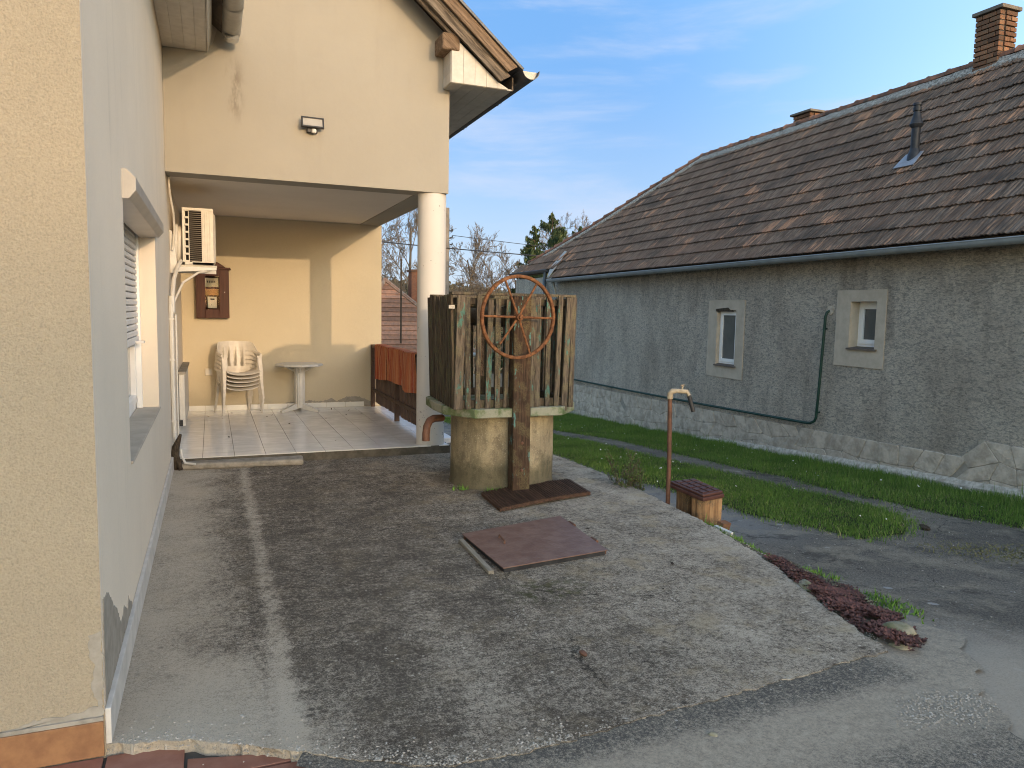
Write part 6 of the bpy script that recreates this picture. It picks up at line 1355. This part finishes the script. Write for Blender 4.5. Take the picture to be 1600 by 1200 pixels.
# spruces
def spruce(x, y, H, seed, label, wide=.24):
    rs = random.Random(seed); rg = np.random.default_rng(seed); g0 = float(gz(x, y)); t = thing('spruce_tree', (x, y, g0), label, 'tree', 'spruces by the neighbour roof')
    q = MB(); q.tube([(x, y, g0 - .2), (x + .05, y, g0 + H * .5), (x, y, g0 + H)], [.16, .10, .015], 7); q.build('trunk', BARK, t)
    q = MB(); LP = []; LN = []
    z = H * .10
    while z < H * .985:
        f = 1 - z / H; Lb = H * wide * (f ** .75) * rs.uniform(.55, 1.25) + .12; a = rs.uniform(0, 6.28); d_ = Vector((math.cos(a), math.sin(a), 0)); pts = [Vector((x, y, g0 + z)) + d_ * Lb * k / 5 + Vector((0, 0, Lb * (.30 * (k / 5) * (1 - f) + (-.38 * f) * (k / 5) ** 1.2 + .16 * (k / 5) ** 3))) for k in range(6)]
        q.tube(pts, [.03, .025, .02, .016, .012, .006], 3, cap=False)
        n_ = int(Lb * 260) + 16
        for k in range(n_):
            s_ = rs.uniform(.10, 1.0) ** .85; i = min(int(s_ * 5), 4); p = pts[i].lerp(pts[i + 1], s_ * 5 - i); wsp = .26 * Lb * (1.1 - s_) + .04; sd_ = Vector((-d_.y, d_.x, 0)); hang = rs.random() ** 1.5 * .34 * min(1, Lb)
            LP.append(p + sd_ * rs.uniform(-wsp, wsp) + Vector((0, 0, -hang))); LN.append((d_.x * .7, d_.y * .7, .25))
        z += H * .0105 * rs.uniform(.6, 1.5)
    q.build('limbs', BARK, t)
    P_ = np.array([tuple(p) for p in LP]); N_ = np.array(LN) + rg.normal(0, .5, (len(LP), 3)); n = len(P_); dr = rg.normal(0, .35, (n, 3)); dr[:, 2] -= 1.0; dr /= np.linalg.norm(dr, axis=1, keepdims=True); sd_ = np.cross(dr, N_); sd_ /= np.linalg.norm(sd_, axis=1, keepdims=True) + 1e-9; L = rg.uniform(.08, .24, n)[:, None]; wdt = rg.uniform(.015, .04, n)[:, None]
    V = np.stack([P_ - sd_ * wdt, P_ + sd_ * wdt, P_ + sd_ * wdt * .4 + dr * L, P_ - sd_ * wdt * .4 + dr * L], 1).reshape(-1, 3); c = np.repeat(np.stack([rg.uniform(0, 1, n), rg.uniform(0, 1, n), np.zeros(n)], 1), 4, 0); npmesh('foliage', V, np.arange(4 * n).reshape(-1, 4), NEEDLE, c, parent=t)
spruce(20.7, 45, 11.0, 31, 'tallest dark spruce, its top rising above the neighbour roof corner', .42)
spruce(19.2, 44.4, 10.0, 32, 'thin spruce top immediately left of the tallest spruce', .24)
spruce(23.2, 46, 10.4, 33, 'rounder spruce right of the tallest one, low over the roof hip', .34)
spruce(19.9, 43.5, 7.2, 34, 'low spruce in front filling the base left of the tallest spruce', .50)
# thicket of bare bushes in front of the hill
rg = np.random.default_rng(77); VV = []; CC = []
NT = 30000; x = rg.uniform(2, 40, NT); y = rg.uniform(46, 74, NT); z = gz(x, y); clump = np.array([mnoise.noise((float(a) * .33, float(b) * .2, 2)) for a, b in zip(x, y)]); hmax = 2.9 + 2.8 * clump + .06 * (y - 46); hgt = rg.uniform(0, 1, NT) ** .7 * hmax
p0 = np.stack([x, y, z + hgt * rg.uniform(.1, .8, NT)], 1); d_ = np.stack([rg.normal(0, .55, NT), rg.normal(0, .55, NT), rg.uniform(.3, 1.2, NT)], 1); d_ /= np.linalg.norm(d_, axis=1, keepdims=True); L = rg.uniform(.5, 1.6, NT)[:, None]; s_ = np.cross(d_, np.tile([.37, -.93, 0.], (NT, 1))); s_ /= np.linalg.norm(s_, axis=1, keepdims=True); w_ = rg.uniform(.012, .035, NT)[:, None]
bend = rg.normal(0, .18, (NT, 3)) * L
V = np.stack([p0 - s_ * w_, p0 + s_ * w_, p0 + d_ * L * .5 + bend * .4 + s_ * w_ * .6, p0 + d_ * L * .5 + bend * .4 - s_ * w_ * .6, p0 + d_ * L + bend + s_ * w_ * .2, p0 + d_ * L + bend - s_ * w_ * .2], 1).reshape(-1, 3)
b6 = np.arange(NT)[:, None] * 6; F = np.concatenate([b6 + np.array([0, 1, 2, 3]), b6 + np.array([3, 2, 4, 5])]); c = np.repeat(np.stack([rg.uniform(0, 1, NT), rg.uniform(0, 1, NT) * (clump > 0), np.zeros(NT)], 1), 6, 0)
o = npmesh('thicket', V, F, TWIG, c, kind='stuff'); tag(o, 'brown thicket of bare bushes below the trees beyond the yard', 'bushes', kind='stuff')
# wooded hill: mass of tree crowns
NT = 26000; x = rg.uniform(-20, 110, NT); y = rg.uniform(95, 165, NT); zz_ = gz(x, y) + sst(75, 150, y) * (6.5 + 1.6 * np.sin(x * .021 + 1) + 1.0 * np.sin(x * .06)); hgt = rg.uniform(.5, 1, NT) * 3.0; 
P_ = np.stack([x, y, zz_ + hgt * rg.uniform(0, 1, NT)], 1); V, F = leaves(P_, np.tile([0., -1., .4], (NT, 1)), .45, rg, .5); c = np.repeat(np.stack([rg.uniform(0, 1, NT), rg.uniform(0, 1, NT) * .9, np.zeros(NT)], 1), 4, 0)
o = npmesh('hill_wood', V, F, grassmat('bare_wood_mass', (.045, .042, .03), (.085, .075, .05), (.05, .065, .03)), c, kind='stuff'); tag(o, 'brownish leafless wood covering the hill on the horizon', 'wood', kind='stuff')
# shrub at the slab edge
sh = thing('dry_shrub', (3.60, 5.98, -.3), 'small twiggy shrub with few green leaves growing at the slab edge by the standpipe', 'shrub'); rs = random.Random(8); out = ([], [], [])
for k in range(15):
    a = rs.uniform(0, 6.28); branch_mesh(rs, (3.60 + .05 * math.cos(a), 5.98 + .06 * math.sin(a), -.34), (.16 * math.cos(a), .16 * math.sin(a), 1), rs.uniform(.36, .56), .005, 2, 4, .5, .15, out=out, minr=.0018, shrink=.42, start=.35, wob=.14, sides=4)
V, F, T = out; npmesh('stems', np.array([tuple(v) for v in V]), np.array(F), TWIG, np.tile([.2, .2, 0.], (len(V), 1)), parent=sh)
Pn = np.array([tuple(p) for p, d_ in T] + [tuple(p - d_ * .03) for p, d_ in T]); V, F = leaves(Pn, np.tile([0, -.3, .6], (len(Pn), 1)), .013, rg, .55); npmesh('leaf_cluster', V, F, LEAFG, np.repeat(rg.uniform(0, 1, (len(Pn), 3)), 4, 0), parent=sh)
# dead branches along the far garden fence (tangled boughs behind the cage)
q = MB(); rs = random.Random(4)
for k in range(26):
    x0 = rs.uniform(11.0, 17.5); y0 = rs.uniform(34, 38); z0 = float(gz(x0, y0)); p = Vector((x0, y0, z0 + rs.uniform(.5, 2.6))); d_ = Vector((rs.uniform(-1, 1), rs.uniform(-.4, .4), rs.uniform(-.1, .9))).normalized(); P_ = [p]
    for i in range(6): d_ = (d_ + Vector((rs.uniform(-.3, .3), rs.uniform(-.2, .2), -.13))).normalized(); P_.append(P_[-1] + d_ * .42)
    q.tube(P_, [.035, .032, .028, .024, .018, .012, .006], 4, cap=False)
o = q.build('cut_branches', simple('pale_cut_wood', (.22, .17, .11), (.15, .12, .08), 9, .9, 0)); o['kind'] = 'stuff'; tag(o, 'tangle of pale arching branches in front of the thicket', 'branches', kind='stuff')

# ================================================================== FAR THINGS
vh = thing('village_house', (7.4, 27.6, -1.6), 'distant pink walled house with a hipped red tile roof seen through the porch', 'house')
ax, ay, bx, by = 4.35, 26.0, 9.0, 31.5; ze, zr = .02, 2.62
q = MB(); q.bb((ax + .35, ay + .35, -1.9), (bx - .35, by - .35, ze + .1)); q.build('wall', PINK, vh)
apx = Vector((5.95, 27.6, zr)); apy = Vector((5.95, 29.9, zr)); c4 = [Vector((ax, ay, ze)), Vector((bx, ay, ze)), Vector((bx, by, ze)), Vector((ax, by, ze))]
q = MB(); q.add([c4[0], c4[1], c4[2], c4[3], apx, apy], [(0, 1, 4), (1, 2, 5, 4), (2, 3, 5), (3, 0, 4, 5), (3, 2, 1, 0)]); q.build('roof_base', ROOF2, vh)
NR2 = 16
for k in range(NR2):     # tile courses on the two slopes in view
    t0, t1 = k / NR2, min(1, (k + 1.25) / NR2); q = MB()
    for A, B_, C1, C2 in ((c4[0], c4[1], apx, apx), (c4[1], c4[2], apx, apy)):
        n_ = (B_ - A).cross(C1 - A).normalized(); P4 = [A.lerp(C1, t0) + n_ * .05, B_.lerp(C2, t0) + n_ * .05, B_.lerp(C2, t1) + n_ * .008, A.lerp(C1, t1) + n_ * .008]; q.add(P4 + [P4[0] - n_ * .04, P4[1] - n_ * .04], [(0, 1, 2, 3), (0, 4, 5, 1)])
    q.build('tile_course', ROOF2, vh)
for A, B_ in ((c4[0], apx), (c4[1], apx), (c4[2], apy), (apx, apy)):
    q = MB(); q.tube([A + Vector((0, 0, .05)), B_ + Vector((0, 0, .06))], .08, 7); q.build('hip_cap', simple('pale_hip_cap', (.27, .22, .17), (.20, .12, .09), 5, .95, .2), vh)
q = MB(); q.tube([(ax, ay - .05, ze - .02), (bx, ay - .05, ze - .02)], .07, 8); q.build('gutter', GUTTER, vh)
q = MB(); q.bb((7.22, 28.6, 1.2), (7.75, 29.1, 3.05)); vc = q.build('chimney', simple('red_brick_far', (.24, .11, .065), (.17, .085, .055), 14, .95, .2), vh); q = MB(); q.bb((7.17, 28.55, 3.052), (7.8, 29.15, 3.14)); q.build('chimney_cap', BRICK, vc)
q = MB(); q.tube([(6.19, 26.0, .4), (6.19, 26.0, 3.35)], .03, 6); q.tube([(6.19, 26.0, 1.9), (6.3, 26.4, 1.7)], .02, 5); am = q.build('aerial_mast', BARK); tag(am, 'thin dark mast standing in front of the red roof of the far house', 'mast')
q = MB(); q.bb((3.6, 24.5, -1.9), (11.5, 24.6, -.6)); o = q.build('garden_wall', simple('far_garden_wall', (.30, .27, .23), None, 3, .95, .2)); tag(o, 'low plain garden wall in front of the pink village house', 'wall')
up_ = thing('utility_pole', (8.42, 28, -1.7), 'grey utility pole half hidden by the porch column, carrying the wires', 'pole')
q = MB(); q.tube([(8.38, 28, -1.9), (8.40, 28, 5.48)], [.17, .13], 12); q.build('pole', simple('grey_brown_pole', (.24, .205, .17), (.16, .14, .12), 3, .9, .3, 30), up_, smooth=True)
for z_ in (4.62, 4.36, 4.1):
    q = MB(); q.tube([(8.52, 27.9, z_), (8.62, 27.88, z_), (8.62, 27.88, z_ + .07)], .03, 7); q.build('insulator', BLACKP, up_)
def wire(name, pts, r_, label):
    q = MB(); P_ = []
    for (a, b_) in zip(pts[:-1], pts[1:]):
        A, B_ = Vector(a), Vector(b_)
        for k in range(16): t = k / 16; p = A.lerp(B_, t); p.z -= .9 * t * (1 - t) * .35; P_.append(p)
    P_.append(Vector(pts[-1])); q.tube(P_, r_, 5); o = q.build(name, BLACKP); tag(o, label, 'cable')
wire('overhead_cable', [(-2, 27.6, 4.62), (8.62, 27.88, 3.95), (22, 30, 3.95)], .022, 'thick black overhead cable running behind the column to the right')
wire('overhead_wire', [(8.62, 27.88, 4.45), (24, 33, 4.35)], .012, 'thin upper wire leaving the insulator on the utility pole')
wire('overhead_wire', [(8.62, 27.88, 2.95), (24, 31, 3.0)], .007, 'faint lowest wire just above the thicket, right of the utility pole')
